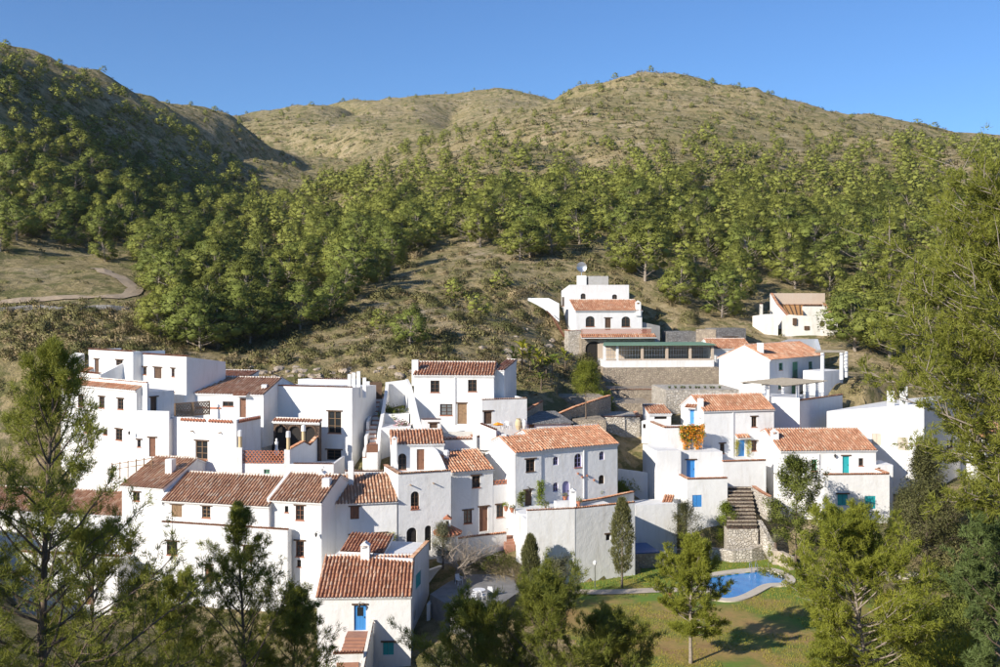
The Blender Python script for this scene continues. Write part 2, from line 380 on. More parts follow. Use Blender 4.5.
WOODS = ['wood', 'wood_red', 'wood_tan']
def fit_window(h, fr, a0, a1, z0, z1, kind, opt):
    O, a, n = fr
    col = opt.get('c', 'wood'); W = a1-a0; Hh = z1-z0
    if opt.get('arch'):
        mb = MB(); k = 5; rh = min(W/2, Hh*0.35)
        for sgn in (0, 1):
            pts = []
            for q in range(k+1):
                th = math.pi/2*q/k; aa = W/2*(1-math.cos(th)); zz = z1 - rh + rh*math.sin(th)
                pts.append((aa, zz))
            pts.append((0.0, z1+0.0))
            pp = [(a0+p if sgn == 0 else a1-p, z) for p, z in pts]
            f0 = [O+a*p+n*0.003 for p, z in pp]; f1 = [O+a*p+n*0.2 for p, z in pp]
            for lst in (f0, f1):
                for q_, (p, z) in enumerate(pp): lst[q_] = Vector((lst[q_].x, lst[q_].y, z))
            mb.poly(f0); mb.poly(f1[::-1])
            for q in range(len(f0)-1): mb.quad(f0[q], f1[q], f1[q+1], f0[q+1])
        h.add(mb, 'arch', opt.get('wallm', 'plaster'))
    if kind == 'd':
        mb = MB(); npl = max(2, int(round(W/0.26))); pw = W/npl
        fw = 0.06
        for q in range(npl):
            mb.fbox(fr, a0+q*pw+0.006, a0+(q+1)*pw-0.006, 0.12+0.006*(q % 2), 0.17, z0+0.01, z1-0.01)
        mb.fbox(fr, a0+0.003, a1-0.003, 0.171, 0.20, z0+0.004, z1-0.004)
        dr = h.add(mb, 'door', col)
        hb = MB(); hb.fbox(fr, a1-0.16, a1-0.10, 0.07, 0.118, (z0+z1)/2-0.06, (z0+z1)/2+0.06); h.add(hb, 'handle', 'metal_dark', dr)
        if opt.get('pane'):
            pb = MB(); pb.fbox(fr, a0+W*0.25, a1-W*0.25, 0.10, 0.118, z0+Hh*0.55, z1-Hh*0.1); h.add(pb, 'pane', 'glass', dr)
    elif kind == 's':
        mb = MB()
        for (b0, b1) in ((a0+0.01, (a0+a1)/2-0.01), ((a0+a1)/2+0.01, a1-0.01)):
            mb.fbox(fr, b0, b1, 0.06, 0.10, z0+0.01, z1-0.01)
            mb.fbox(fr, b0+0.07, b1-0.07, 0.045, 0.0605, z0+0.10, (z0+z1)/2-0.04)
            mb.fbox(fr, b0+0.07, b1-0.07, 0.045, 0.0605, (z0+z1)/2+0.04, z1-0.10)
        h.add(mb, 'shutter', col)
    elif kind == 'o':
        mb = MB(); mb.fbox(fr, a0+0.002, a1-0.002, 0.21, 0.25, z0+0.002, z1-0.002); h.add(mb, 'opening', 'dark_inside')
    else:
        t_ = min(0.085, W*0.12); mb = MB()
        mb.fbox(fr, a0+0.004, a0+t_, 0.10, 0.17, z0+0.004, z1-0.004); mb.fbox(fr, a1-t_, a1-0.004, 0.10, 0.17, z0+0.004, z1-0.004)
        mb.fbox(fr, a0+t_, a1-t_, 0.10, 0.17, z0+0.004, z0+t_); mb.fbox(fr, a0+t_, a1-t_, 0.10, 0.17, z1-t_, z1-0.004)
        cx = (a0+a1)/2
        if W > 0.55: mb.fbox(fr, cx-0.035, cx+0.035, 0.105, 0.165, z0+t_, z1-t_)
        if Hh > 1.0:
            for q in (1, 2):
                zz = z0 + Hh*q/3; mb.fbox(fr, a0+t_, a1-t_, 0.11, 0.16, zz-0.02, zz+0.02)
        elif Hh > 0.6: mb.fbox(fr, a0+t_, a1-t_, 0.11, 0.16, z0+Hh/2-0.02, z0+Hh/2+0.02)
        wn = h.add(mb, 'window', col)
        pb = MB(); pb.fbox(fr, a0+0.01, a1-0.01, 0.175, 0.19, z0+0.01, z1-0.01); h.add(pb, 'pane', opt.get('glass', 'glass'), wn)
        if not opt.get('nosill'):
            sb = MB(); sb.fbox(fr, a0-0.05, a1+0.05, -0.06, 0.09, z0-0.055, z0+0.012); h.add(sb, 'sill', opt.get('sill', 'brick_paint'), wn)
    if opt.get('lintel', not opt.get('arch')):
        e = 0.18; mb = MB(); mb.fbox(fr, a0-e, a1+e, -0.07, 0.08, z1-0.02, z1+0.11); h.add(mb, 'lintel', 'wood')
    if opt.get('canopy'):
        cm = opt['canopy']; w0, w1 = a0-0.4, a1+0.4; zc = z1+0.30
        A_ = O+a*w0-n*0.75; B_ = O+a*w1-n*0.75; C_ = O+a*w1-n*0.02; D_ = O+a*w0-n*0.02
        q = [Vector((A_.x, A_.y, zc)), Vector((B_.x, B_.y, zc)), Vector((C_.x, C_.y, zc+0.34)), Vector((D_.x, D_.y, zc+0.34))]
        mb = MB(); dn = Vector((0, 0, -0.07)); mb.hexa([p+dn for p in q] + q)
        cn = h.add(mb, 'canopy', 'plaster'); tile_obj('canopy_tiles', [q], cm, cn, h.org)

class Vol:
    def __init__(s, h, pxL, Y, pxR, ang, yt, yb, D, roof=None, holes=(), m='plaster', name='wall', zt=None, zb=None, carve=True, deep=1.5):
        s.h = h; A = rad(ang)
        s.u = Vector((math.cos(A), math.sin(A), 0)); s.w = Vector((-math.sin(A), math.cos(A), 0))
        s.PL = Vector(((pxL-500)/1000*Y, Y, 0)); s.D = D
        s.W, Yr = s.hit(pxR, s.PL, s.u); s.PR = s.PL + s.u*s.W
        s.zt = (300-yt)/1000*Y if zt is None else zt
        s.zb = (300-yb)/1000*Y if zb is None else zb
        s.holes = []
        for hl in holes: s.prep(hl)
        r = roof; ph = 0.0; s.zr = None
        s.body = s.zt
        if r and r[0] == 'flat': ph = r[1]; s.body = s.zt-ph
        bottom = s.zb-deep
        zback = s.body; zridge = None
        if r and r[0] in ('gable', 'shed'):
            s.run = r[2] if r[0] == 'gable' else D
            q = s.PL + s.w*s.run; s.zr = (300-r[1])/1000*q.y if r[1] is not None else s.zt + s.run*0.38
            sl = (s.zr-s.zt)/s.run; s.sl = sl
            zback = s.zr - (D-s.run)*sl if r[0] == 'gable' else s.zr
        elif r and r[0] == 'back': zback = s.zt - r[1]      # flat roof falling to the back
        s.zback = zback
        # walls
        mb = MB(); fF = (s.PL, s.u, s.w); fR = (s.PR, s.w, -s.u); fL = (s.PL, s.w, s.u)
        s.frames = {'F': fF, 'R': fR, 'L': fL}
        zside = min(s.body, zback)
        s.face(mb, fF, s.W, bottom, s.body, 'F')
        s.face(mb, fR, D, bottom, zside, 'R'); s.face(mb, fL, D, bottom, zside, 'L')
        bk = s.PL + s.w*D
        def pt(uu, dd, z): q = s.PL + s.u*uu + s.w*dd; return Vector((q.x, q.y, z))
        s.pt = pt
        mb.quad(pt(s.W, D, bottom), pt(0, D, bottom), pt(0, D, zback), pt(s.W, D, zback))
        for uu in (0, s.W):
            poly = [pt(uu, 0, zside)]
            if s.body > zside+1e-4: poly.append(pt(uu, 0, s.body))
            if s.zr is not None and r[0] == 'gable': poly.append(pt(uu, s.run, s.zr))
            if zback > zside+1e-4: poly.append(pt(uu, D, zback))
            poly.append(pt(uu, D, zside))
            if len(poly) >= 3: mb.poly(poly)
        if s.zr is None or r[0] == 'shed': mb.quad(pt(0, 0, s.body), pt(s.W, 0, s.body), pt(s.W, D, zback), pt(0, D, zback))
        else:
            mb.quad(pt(0, 0, s.body), pt(s.W, 0, s.body), pt(s.W, s.run, s.zr), pt(0, s.run, s.zr))
            mb.quad(pt(0, s.run, s.zr), pt(s.W, s.run, s.zr), pt(s.W, D, zback), pt(0, D, zback))
        s.wall = h.add(mb, name, m, fix=True)
        for (sd, a0, a1, z0, z1, kind, opt) in s.holes: fit_window(h, s.frames[sd], a0, a1, z0, z1, kind, dict(opt, wallm=m))
        if r and r[0] in ('gable', 'shed'): s.roof(r)
        if r and r[0] == 'flat' and ph > 0: s.parapet(ph, r[2] if len(r) > 2 else 'FLR', r[3] if len(r) > 3 else None, m)
        if carve: VOLS.append((s.PL.copy(), s.u.copy(), s.w.copy(), s.W, D, min(s.body, zback), s.zb))
    def hit(s, px, O, d):
        a = (px-500)/1000; sv = (a*O.y - O.x)/(d.x - a*d.y); return sv, O.y + sv*d.y
    def prep(s, hl):
        sd, x0, y0, x1, y1, kind = hl[:6]; opt = hl[6] if len(hl) > 6 else {}
        O, d = {'F': (s.PL, s.u), 'R': (s.PR, s.w), 'L': (s.PL, s.w)}[sd]
        a0, Ya = s.hit(x0, O, d); a1, Yb = s.hit(x1, O, d); Ym = (Ya+Yb)/2
        if a0 > a1: a0, a1 = a1, a0
        s.holes.append((sd, a0, a1, (300-y1)/1000*Ym, (300-y0)/1000*Ym, kind, opt))
    def face(s, mb, fr, W, zb, zt, sd):
        O, a, n = fr
        hs = [hh for hh in s.holes if hh[0] == sd]
        xs = sorted({0.0, W} | {v for hh in hs for v in (hh[1], hh[2]) if 0 < v < W}); zs = sorted({zb, zt} | {v for hh in hs for v in (hh[3], hh[4]) if zb < v < zt})
        def pt(aa, i, z): q = O+a*aa+n*i; return Vector((q.x, q.y, z))
        for i in range(len(xs)-1):
            for j in range(len(zs)-1):
                cx, cz = (xs[i]+xs[i+1])/2, (zs[j]+zs[j+1])/2
                if any(hh[1] < cx < hh[2] and hh[3] < cz < hh[4] for hh in hs): continue
                mb.quad(pt(xs[i], 0, zs[j]), pt(xs[i+1], 0, zs[j]), pt(xs[i+1], 0, zs[j+1]), pt(xs[i], 0, zs[j+1]))
        for hh in hs:
            _, a0, a1, z0, z1, k, o_ = hh; d = 0.26
            mb.quad(pt(a0, 0, z0), pt(a1, 0, z0), pt(a1, d, z0), pt(a0, d, z0)); mb.quad(pt(a0, 0, z1), pt(a0, d, z1), pt(a1, d, z1), pt(a1, 0, z1))
            mb.quad(pt(a0, 0, z0), pt(a0, d, z0), pt(a0, d, z1), pt(a0, 0, z1)); mb.quad(pt(a1, 0, z0), pt(a1, 0, z1), pt(a1, d, z1), pt(a1, d, z0))
            mb.quad(pt(a0, d, z0), pt(a1, d, z0), pt(a1, d, z1), pt(a0, d, z1))
    def roof(s, r):
        tile = r[3] if len(r) > 3 else 'tile_orange'; ov = 0.22; vo = 0.10; th = 0.10
        mb = MB(); pt = s.pt; quads = []
        def slab(d0, z0, d1, z1):
            q = [pt(-vo, d0, z0), pt(s.W+vo, d0, z0), pt(s.W+vo, d1, z1), pt(-vo, d1, z1)]
            mb.hexa([p+UP*0.003 for p in q] + [p + UP*th for p in q]); return [p + UP*(th+0.004) for p in q]
        quads.append(slab(-ov, s.zt-ov*s.sl, s.run, s.zr))
        if r[0] == 'gable':
            q = slab(s.D+ov, s.zback-ov*s.sl, s.run+0.002, s.zr); quads.append([q[1], q[0], q[3], q[2]])
        rf = s.h.add(mb, 'roof', 'plaster'); s.roof_o = rf
        tile_obj('roof_tiles', quads, tile, rf, s.h.org)
        # ridge: a line of tiles bedded in white mortar; eave: small white mortar plugs under every tile
        rb = MB(); n = max(2, int(s.W/0.42)); zc = s.zr+th+0.03
        for k in range(n):
            a0 = s.W*k/n; a1 = s.W*(k+1)/n + 0.03
            rb.tube([pt(a0, s.run, zc+0.012), pt(a1, s.run, zc)], [0.125, 0.105], 8)
        s.h.add(rb, 'ridge', 'plaster_old', rf)
        eb = MB(); n = max(2, int(round((s.W+2*vo)/0.31)))
        for k in range(n):
            a0 = -vo + (s.W+2*vo)*(k+0.5)/n; eb.box(pt(a0, -ov-0.012, s.zt-ov*s.sl+th+0.045), 0.07, 0.02, 0.045, math.atan2(s.u.y, s.u.x))
        s.h.add(eb, 'eave_mortar', 'plaster', rf, 'stuff')
        cb = MB(); cb.fbox((s.PL, s.u, s.w), -0.05, s.W+0.05, -0.10, -0.002, s.zt-0.20, s.zt-0.075); s.h.add(cb, 'cornice', 'plaster')
    def parapet(s, ph, sides, cop, m):
        th = 0.24; mb = MB(); h = s.h
        F = (s.PL, s.u, s.w)
        if 'F' in sides: mb.fbox(F, 0, s.W, 0.0, th, s.body-0.002, s.zt)
        f0 = th+0.001 if 'F' in sides else 0
        if 'L' in sides: mb.fbox(F, 0, th, f0, s.D, s.body-0.002, s.zt)
        if 'R' in sides: mb.fbox(F, s.W-th, s.W, f0, s.D, s.body-0.002, s.zt)
        if 'B' in sides: mb.fbox(F, th+0.001, s.W-th-0.001, s.D-th, s.D, s.body-0.002, s.zt)
        h.add(mb, 'parapet', m, s.wall)
        if cop:
            pt = s.pt
            if 'F' in sides: coping(h, pt(0, th/2, s.zt), pt(s.W, th/2, s.zt), cop)
            if 'L' in sides: coping(h, pt(th/2, s.D, s.zt), pt(th/2, 0.25, s.zt), cop)
            if 'R' in sides: coping(h, pt(s.W-th/2, 0.25, s.zt), pt(s.W-th/2, s.D, s.zt), cop)

def panel(h, pts_top, yb, th=0.25, m='plaster', name='wall', cop=None, deep=1.0, foot=None):
    """free-standing wall along plan points; pts_top = [(px, py_top, Y)...]; yb picture height of its foot at the first point"""
    top = [P(*p) for p in pts_top]; mb = MB()
    zb = (300-yb)/1000*pts_top[0][2]-deep
    for i in range(len(top)-1):
        a, b_ = top[i], top[i+1]; d = Vector((b_.x-a.x, b_.y-a.y, 0)).normalized(); nn = Vector((-d.y, d.x, 0))*th
        if nn.y < 0: nn = -nn
        z0 = zb if foot is None else a.z-foot; z1 = zb if foot is None else b_.z-foot
        mb.hexa([Vector((a.x, a.y, z0)), Vector((b_.x, b_.y, z1)), Vector((b_.x, b_.y, z1))+nn, Vector((a.x, a.y, z0))+nn, a, b_, b_+nn, a+nn])
        if cop: coping(h, a+nn/2, b_+nn/2, cop)
    return h.add(mb, name, m)

def chimney(h, px, yt, yb, Y, w=0.6, style=0, m='plaster', d=None, rz=0.0, cap='plaster'):
    c = P(px, yt, Y); zb = (300-yb)/1000*Y-0.6; d = d or w; zt = c.z
    mb = MB(); hw, hd = w/2, d/2
    if style == 0:      # shaft with a little pitched cover on stubs
        hs = 0.22*w/0.6
        mb.box((c.x, c.y, (zb+zt-2*hs)/2), hw, hd, (zt-2*hs-zb)/2, rz); ch = h.add(mb, 'chimney', m)
        m2 = MB(); ca, sa = math.cos(rz), math.sin(rz)
        for sx in (-1, 1):
            for sy in (-1, 1):
                x, y = sx*hw*0.78, sy*hd*0.78; m2.box((c.x+x*ca-y*sa, c.y+x*sa+y*ca, zt-1.55*hs), hw*0.2, hd*0.2, hs*0.45, rz)
        z0 = zt-1.1*hs; ex = 1.12
        pp = [Vector((c.x+(x*ca-y*sa)*ex, c.y+(x*sa+y*ca)*ex, z)) for (x, y, z) in ((-hw, -hd, z0), (hw, -hd, z0), (hw, hd, z0), (-hw, hd, z0), (0, -hd, zt), (0, hd, zt))]
        m2.add(pp, [(0, 1, 4), (2, 3, 5), (1, 2, 5, 4), (3, 0, 4, 5), (3, 2, 1, 0)])
        h.add(m2, 'chimney_cap', cap, ch)
    elif style == 1:    # round-headed shaft
        mb.lathe((c.x, c.y, 0), [(hw, zb), (hw, zt-0.55), (hw*1.25, zt-0.5), (hw*1.25, zt-0.12), (hw*0.7, zt)], 10); h.add(mb, 'chimney', m)
    elif style == 2:    # tan round pot with white cap
        mb.lathe((c.x, c.y, 0), [(hw, zb), (hw, zt-0.62)], 10); ch = h.add(mb, 'chimney', m)
        m2 = MB(); m2.lathe((c.x, c.y, 0), [(hw*1.35, zt-0.62), (hw*1.2, zt-0.05), (hw*0.6, zt)], 10); h.add(m2, 'chimney_cap', 'plaster', ch)
    else:
        mb.box((c.x, c.y, (zb+zt)/2), hw, hd, (zt-zb)/2, rz); h.add(mb, 'chimney', m)

def vigas(h, v, pts, L=0.45, r=0.06, m='wood_tan'):
    for (px, py) in pts:
        s_, Yh = v.hit(px, v.PL, v.u); p = v.PL + v.u*s_; z = (300-py)/1000*Yh
        mb = MB(); a = Vector((p.x, p.y, z)); mb.tube([a+v.w*0.02, a-v.w*L], r, 7); h.add(mb, 'beam', m)

def lamp_bracket(h, v, px, py):
    s_, Yh = v.hit(px, v.PL, v.u); p = v.PL + v.u*s_; p = Vector((p.x, p.y, (300-py)/1000*Yh))
    mb = MB(); mb.tube([p, p-v.w*0.35+UP*0.12, p-v.w*0.42-UP*0.02], 0.02, 5); mb.lathe(p-v.w*0.42, [(0.05, -0.35), (0.13, -0.10), (0.10, -0.02), (0.02, 0.05)], 8)
    h.add(mb, 'wall_lamp', 'metal_dark')

def pipe(h, v, px, y0, y1, m='plaster'):
    s_, Yh = v.hit(px, v.PL, v.u); p = v.PL + v.u*s_ - v.w*0.07; mb = MB()
    mb.tube([Vector((p.x, p.y, (300-y0)/1000*Yh)), Vector((p.x, p.y, (300-y1)/1000*Yh))], 0.065, 7); h.add(mb, 'downpipe', m)
# ------------------------------------------------------------------ the village, house by house
OR, BR, RD = 'tile_orange', 'tile_brown', 'tile_red'
A_ = {'arch': True}
NL = {'lintel': False}

# A: tall white house at the upper left edge of the village
h = House('white_house', P(105, 470, 106), 'tall white three-storey house with brown eave strips at the upper village edge')
vA0 = Vol(h, 61, 112.5, 71, -37, 379, 470, 3.2, ('shed', None, BR))
vA1 = Vol(h, 70, 109, 136.5, -37, 384.5, 480, 1.25, ('shed', 378.0, BR), [
    ('F', 78, 395, 83.5, 406.5, 'w'), ('F', 99, 396.5, 104.5, 408, 'w'), ('F', 117.5, 398.5, 123.5, 409.5, 'w'),
    ('F', 84.5, 424, 90, 433, 'w'), ('F', 103.5, 429, 107.5, 435, 'w', NL), ('F', 115.7, 429, 122.3, 440.3, 'w')])
vA1b = Vol(h, 83.2, 108.5, 147.0, -37, 0, 480, 3.2, ('flat', 0.9, 'F', None), zt=vA1.zr+0.12,
           holes=[('R', 150.5, 397, 157.0, 411.5, 'd', {'c': 'wood'})])
vA3 = Vol(h, 137, 101.3, 169, -12, 410.5, 472, 5.5, ('flat', 0.8, 'F', None), [
    ('F', 137.4, 439.6, 140.7, 447, 'w'), ('F', 149, 437.5, 155.5, 456.7, 'd', {'c': 'wood_red'})])
vA2 = Vol(h, 88.5, 114, 133, -37, 349.5, 380, 4.0, ('flat', 0.25, 'FLR', None), [
    ('F', 94.4, 359, 98.8, 374, 'd', {'c': 'wood'}), ('F', 116, 360, 122.8, 365.5, 'w', {'nosill': True})])
vA2b = Vol(h, 134.5, 110.5, 186.5, -37, 354, 392, 5.0, ('back', 0.75), [
    ('F', 143, 367, 146.6, 374.8, 'w'), ('F', 153.8, 367.4, 161.6, 378.5, 'd', {'c': 'wood'}), ('F', 171.4, 368.4, 174.6, 376.8, 'w')])
coping(h, vA2b.pt(0, .2, vA2b.zt), vA2b.pt(vA2b.W, .2, vA2b.zt), 'tile_orange'); coping(h, vA2.pt(0, .12, vA2.zt), vA2.pt(vA2.W, .12, vA2.zt), 'tile_orange')
panel(h, [(100.5, 375, 107.6), (134.3, 357.5, 110.9)], 392, 0.22)
panel(h, [(68, 361.5, 112.4), (84.5, 353.5, 113.6)], 380, 3.0)
panel(h, [(76, 372, 110.2), (99, 374, 107.6)], 382, 0.22, cop='tile_orange')
lamp_bracket(h, vA3, 131.5, 431)

h = House('wooden_fence', P(130, 470, 99), 'rustic wooden rail fence in front of the tall upper-left house', 'fence')
pv = None
for k in range(6):
    c = P(112+8*k, 474-1.2*k, 99.6-0.4*k); mb = MB(); mb.tube([Vector((c.x, c.y, c.z-0.6)), Vector((c.x, c.y, c.z+1.1))], 0.055, 6); h.add(mb, 'post', 'wood_tan')
    if pv:
        for dz in (0.45, 0.95): mb = MB(); mb.tube([pv+UP*dz, c+UP*dz], 0.04, 5); h.add(mb, 'rail', 'wood_tan')
    pv = c
# B: house with the roof terrace
h = House('white_house', P(205, 478, 101), 'white house with a roof terrace, folding tile screen and wide brown roof')
vB1 = Vol(h, 168, 101.5, 236.5, -20, 416.5, 482, 4.2, ('flat', 0.75, 'FR', None), [('F', 195.6, 440.8, 207.6, 459.4, 'w', {'c': 'wood_tan'})])
vB2 = Vol(h, 167, 106.5, 263.5, -13, 393, 430, 9.0, ('gable', 377.2, 4.3, BR), [
    ('F', 239.6, 398, 246, 417.4, 'd', {'c': 'wood_red', 'canopy': OR, 'lintel': False}), ('F', 222.6, 401.4, 233.5, 406.4, 'w', NL)])
vigas(h, vB1, [(193, 431), (221, 432.5)], 0.4)
for (x0, x1) in ((181, 206), (209, 233)):
    s0, _ = vB1.hit(x0, vB1.PL, vB1.u); s1, _ = vB1.hit(x1, vB1.PL, vB1.u)
    lattice(h, vB1.pt(s0, -0.10, 0), vB1.pt(s1, -0.10, 0), vB1.zt-0.34, vB1.zt-0.02)
lattice(h, vB1.pt(vB1.W+0.10, 0.3, 0), vB1.pt(vB1.W+0.10, 4.0, 0), vB1.zt-0.34, vB1.zt-0.02)
# terracotta screen along the left edge of the terrace: two framed panels of half-round tiles
for k in range(2):
    a = vB1.pt(0.45+0.9*k, 0.5+1.75*k, 0); b2 = vB1.pt(1.25+0.9*k, 2.15+1.75*k, 0); z0 = vB1.zt-0.1; z1 = z0+1.35
    lattice(h, a, b2, z0+0.08, z1-0.06, 'wood_tan', 0.3); fb = MB()
    for q in (a, b2): fb.box((q.x, q.y, (z0+z1)/2), 0.07, 0.07, (z1-z0)/2+0.05, 0.3)
    fb.tube([Vector((a.x, a.y, z1)), Vector((b2.x, b2.y, z1))], 0.06, 6); fb.tube([Vector((a.x, a.y, (z0+z1)/2)), Vector((b2.x, b2.y, (z0+z1)/2))], 0.05, 6)
    fb.tube([Vector((a.x, a.y, z0+0.04)), Vector((b2.x, b2.y, z0+0.04))], 0.06, 6)
    h.add(fb, 'screen_frame', 'wood_tan')
mb = MB(); mb.fbox(vB2.frames['F'], 2.2, 6.3, -0.10, -0.002, (300-408.5)/1000*105.5, (300-407)/1000*105.5); h.add(mb, 'ledge', 'brick_paint')
vB3 = Vol(h, 212, 116, 249, -8, 377, 392, 3.0, ('shed', 371.5, BR))
panel(h, [(260.5, 408, 104.6), (263, 394, 104.9), (274.5, 385.5, 108.4)], 460, 0.28, cop='tile_orange', deep=4)
chimney(h, 264.5, 384.5, 400, 105.6, 0.55, 3)

# C: big white house beyond the patio
h = House('white_house', P(312, 478, 105), 'big plain white house with one tall window above a brick arcade and patio')
vC = Vol(h, 274, 107.5, 352, -14, 386, 480, 7.0, ('back', 0.3), [
    ('F', 328, 411.2, 341.2, 433.4, 'w', {'c': 'wood_tan'}), ('F', 326.8, 449.8, 341.2, 460, 'w', {'nosill': True})])
coping(h, vC.pt(0, 0.12, vC.zt), vC.pt(vC.W, 0.12, vC.zt), OR, 0.3)
vC2 = Vol(h, 298, 114, 350, -10, 379, 392, 4.0, ('back', 0.2)); coping(h, vC2.pt(1.7, .12, vC2.zt), vC2.pt(vC2.W, .12, vC2.zt), OR, 0.3)
for (px, yt) in ((349.5, 374.2), (353.8, 372.8), (358.6, 371.4), (364.5, 377.6)): chimney(h, px, yt, 392, 107.5, 0.36, 3)
# arcade: brown rubble wall with three brick arches under a strip of tiles
arc = Vol(h, 273.6, 104.6, 319.5, -14, 421.5, 470, 0.5, ('shed', None, BR), [
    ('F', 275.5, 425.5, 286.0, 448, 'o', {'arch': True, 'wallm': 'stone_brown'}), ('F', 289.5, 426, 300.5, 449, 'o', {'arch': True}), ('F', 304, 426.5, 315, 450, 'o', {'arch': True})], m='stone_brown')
for (sd_, a0, a1, z0, z1, k_, o_) in arc.holes:     # brick rings round the arches
    mb = MB(); rr = (a1-a0)/2; zc = z1-rr*0.75
    for q in range(11):
        th = math.pi*(q+0.5)/11; c = arc.pt((a0+a1)/2 - math.cos(th)*(rr+0.09), -0.03, zc+math.sin(th)*(rr*0.75+0.10))
        mb.box(c, 0.075, 0.05, 0.11, arc.u.y)
    h.add(mb, 'arch_ring', 'wood')
# patio block in front, with tile lattice and pot chimneys on its wall
vP = Vol(h, 237, 98.5, 333.5, -3, 463.5, 486, 5.2, ('flat', 0.55, 'FR', None), [('F', 263.8, 466.6, 269.8, 473.8, 'w', {'c': 'paint_green', 'glass': 'glass_grey', 'lintel': False, 'sill': 'plaster'})])
s0, _ = vP.hit(243, vP.PL, vP.u); s1, _ = vP.hit(285, vP.PL, vP.u)
lattice(h, vP.pt(s0, 0.12, 0), vP.pt(s1, 0.12, 0), vP.zt+0.01, vP.zt+1.32)
for (px, yt, w) in ((239.8, 447.5, 0.55), (287.5, 449.5, 0.55)):
    chimney(h, px, yt, 466, 98.5, w, 3)
for (px, yt, yb, Y) in ((240.2, 430, 448, 98.6), (288.3, 431, 450, 98.4), (303.4, 425, 443, 101.6)): chimney(h, px, yt, yb, Y, 0.36, 2, 'chimney_tan')
panel(h, [(290.2, 449.5, 98.8), (304, 442, 101.2), (310, 445.5, 102.2), (319.5, 435, 103.8)], 470, 0.25, cop=OR)
panel(h, [(258.5, 452, 103.0), (243.5, 461.5, 99.4)], 466, 0.2, cop='tile_brown')
coping(h, vP.pt(5.6, .12, vP.zt), vP.pt(vP.W, .12, vP.zt), 'tile_brown', 0.3)

# D: long low row with brown roofs
h = House('row_house', P(220, 590, 93), 'long low white row house under brown tiled roofs with shuttered windows')
vD1 = Vol(h, 122, 95.5, 163.6, -20, 485.5, 570, 9.0, ('gable', 457.2, 5.0, BR), [('F', 133, 492, 139.6, 501, 'w'), ('F', 126, 540, 132, 553, 'w')])
vD2 = Vol(h, 163.5, 93.2, 269, -14.5, 500.5, 600, 8.0, ('gable', 473, 4.1, BR), [
    ('F', 171.5, 504.5, 182, 517, 's', {'c': 'wood_tan'}), ('F', 202, 506, 210.4, 518, 'w', {'c': 'wood_tan'}), ('F', 231.5, 508, 242.8, 521.5, 's', {'c': 'wood_tan'})])
vD2b = Vol(h, 161, 92.6, 287.5, -14.5, 522.5, 600, 0.8, None, [
    ('F', 166.7, 541.3, 177.3, 555.2, 'w'), ('F', 242.8, 546, 252.4, 560, 'w'), ('F', 205, 565, 212, 583, 'd', {'c': 'wood_red'})])
coping(h, vD2b.pt(0, .2, vD2b.zt), vD2b.pt(vD2b.W, .2, vD2b.zt), 'tile_brown', 0.3)
vD3 = Vol(h, 271, 91.0, 321.5, -14.5, 500.3, 600, 8.0, ('gable', 474, 4.1, BR), [
    ('F', 284.8, 506, 288.4, 512.5, 'w', NL), ('F', 295.6, 505.5, 304, 520.4, 'w', {'c': 'wood_red'}), ('F', 295.6, 540.8, 304, 556.9, 'w', {'c': 'wood_red'}), ('F', 296.8, 559.8, 301, 567, 'w', {'lintel': False})])
chimney(h, 170.5, 459, 480, 96.5, 0.72, 3, rz=-0.3)
chimney(h, 323.2, 471, 489, 94.2, 0.7, 0, rz=-0.25); chimney(h, 327, 478, 501, 92.2, 0.72, 3, rz=-0.2)
mb = MB(); c = P(321.8, 471, 94.2); mb.tube([c, c+Vector((0.05, 0, .25)), c+Vector((0.22, 0, .38))], 0.09, 7); h.add(mb, 'flue_pipe', 'metal_pale')
mb = MB(); c = P(206.5, 472, 97.4); mb.lathe((c.x, c.y, c.z-.2), [(0.34, 0), (0.33, .1), (0.25, .2), (.1, .27)], 12); h.add(mb, 'roof_vent', 'metal_pale')
for vv in (vD2, vD3):
    mb = MB(); q = [vv.pt(-0.32, -0.2, vv.zt+0.05), vv.pt(-0.03, -0.2, vv.zt+0.05), vv.pt(-0.03, vv.run, vv.zr+0.12), vv.pt(-0.32, vv.run, vv.zr+0.12)]
    mb.hexa([p-UP*0.5 for p in q]+[p+UP*0.16 for p in q]); h.add(mb, 'verge', 'plaster')
lamp_bracket(h, vD3, 318, 532)

h = House('white_house', P(60, 600, 92), 'white house hidden behind the tall airy pine at lower left')
vX = Vol(h, -40, 100, 122, -12, 508, 610, 8.0, ('gable', 487, 4.5, BR), [('F', 25, 525, 33, 537, 'w'), ('F', 70, 528, 78, 540, 'w'), ('F', 20, 560, 30, 583, 'd', {'c': 'wood_red'}), ('F', 90, 565, 98, 577, 'w')])
vX2 = Vol(h, 20, 94, 118, -10, 552, 625, 4.0, ('flat', 0.5, 'F', OR), [('F', 40, 580, 48, 592, 'w'), ('F', 85, 585, 93, 605, 'd', {'c': 'wood_red'})])

# E: house with the wide-ribbed roof, beside the terrace tower
h = House('white_house', P(360, 553, 93), 'white two-storey house with broad ribbed roof crossed by two shadows')
vE = Vol(h, 322, 92.6, 397, 12.5, 504.6, 556, 8.0, ('gable', 477.2, 4.0, BR), [
    ('F', 350.2, 506.5, 359.2, 519.2, 's', {'c': 'wood_red'}), ('F', 350.2, 534.8, 359.2, 547.4, 'w'), ('F', 376, 533, 386, 555, 'd', {'c': 'wood'})])
panel(h, [(345, 471.5, 98.5), (394, 471.5, 99.5)], 480, 0.3, cop='tile_brown')
chimney(h, 351, 461, 490, 95.8, 0.0001+0.5, 3)

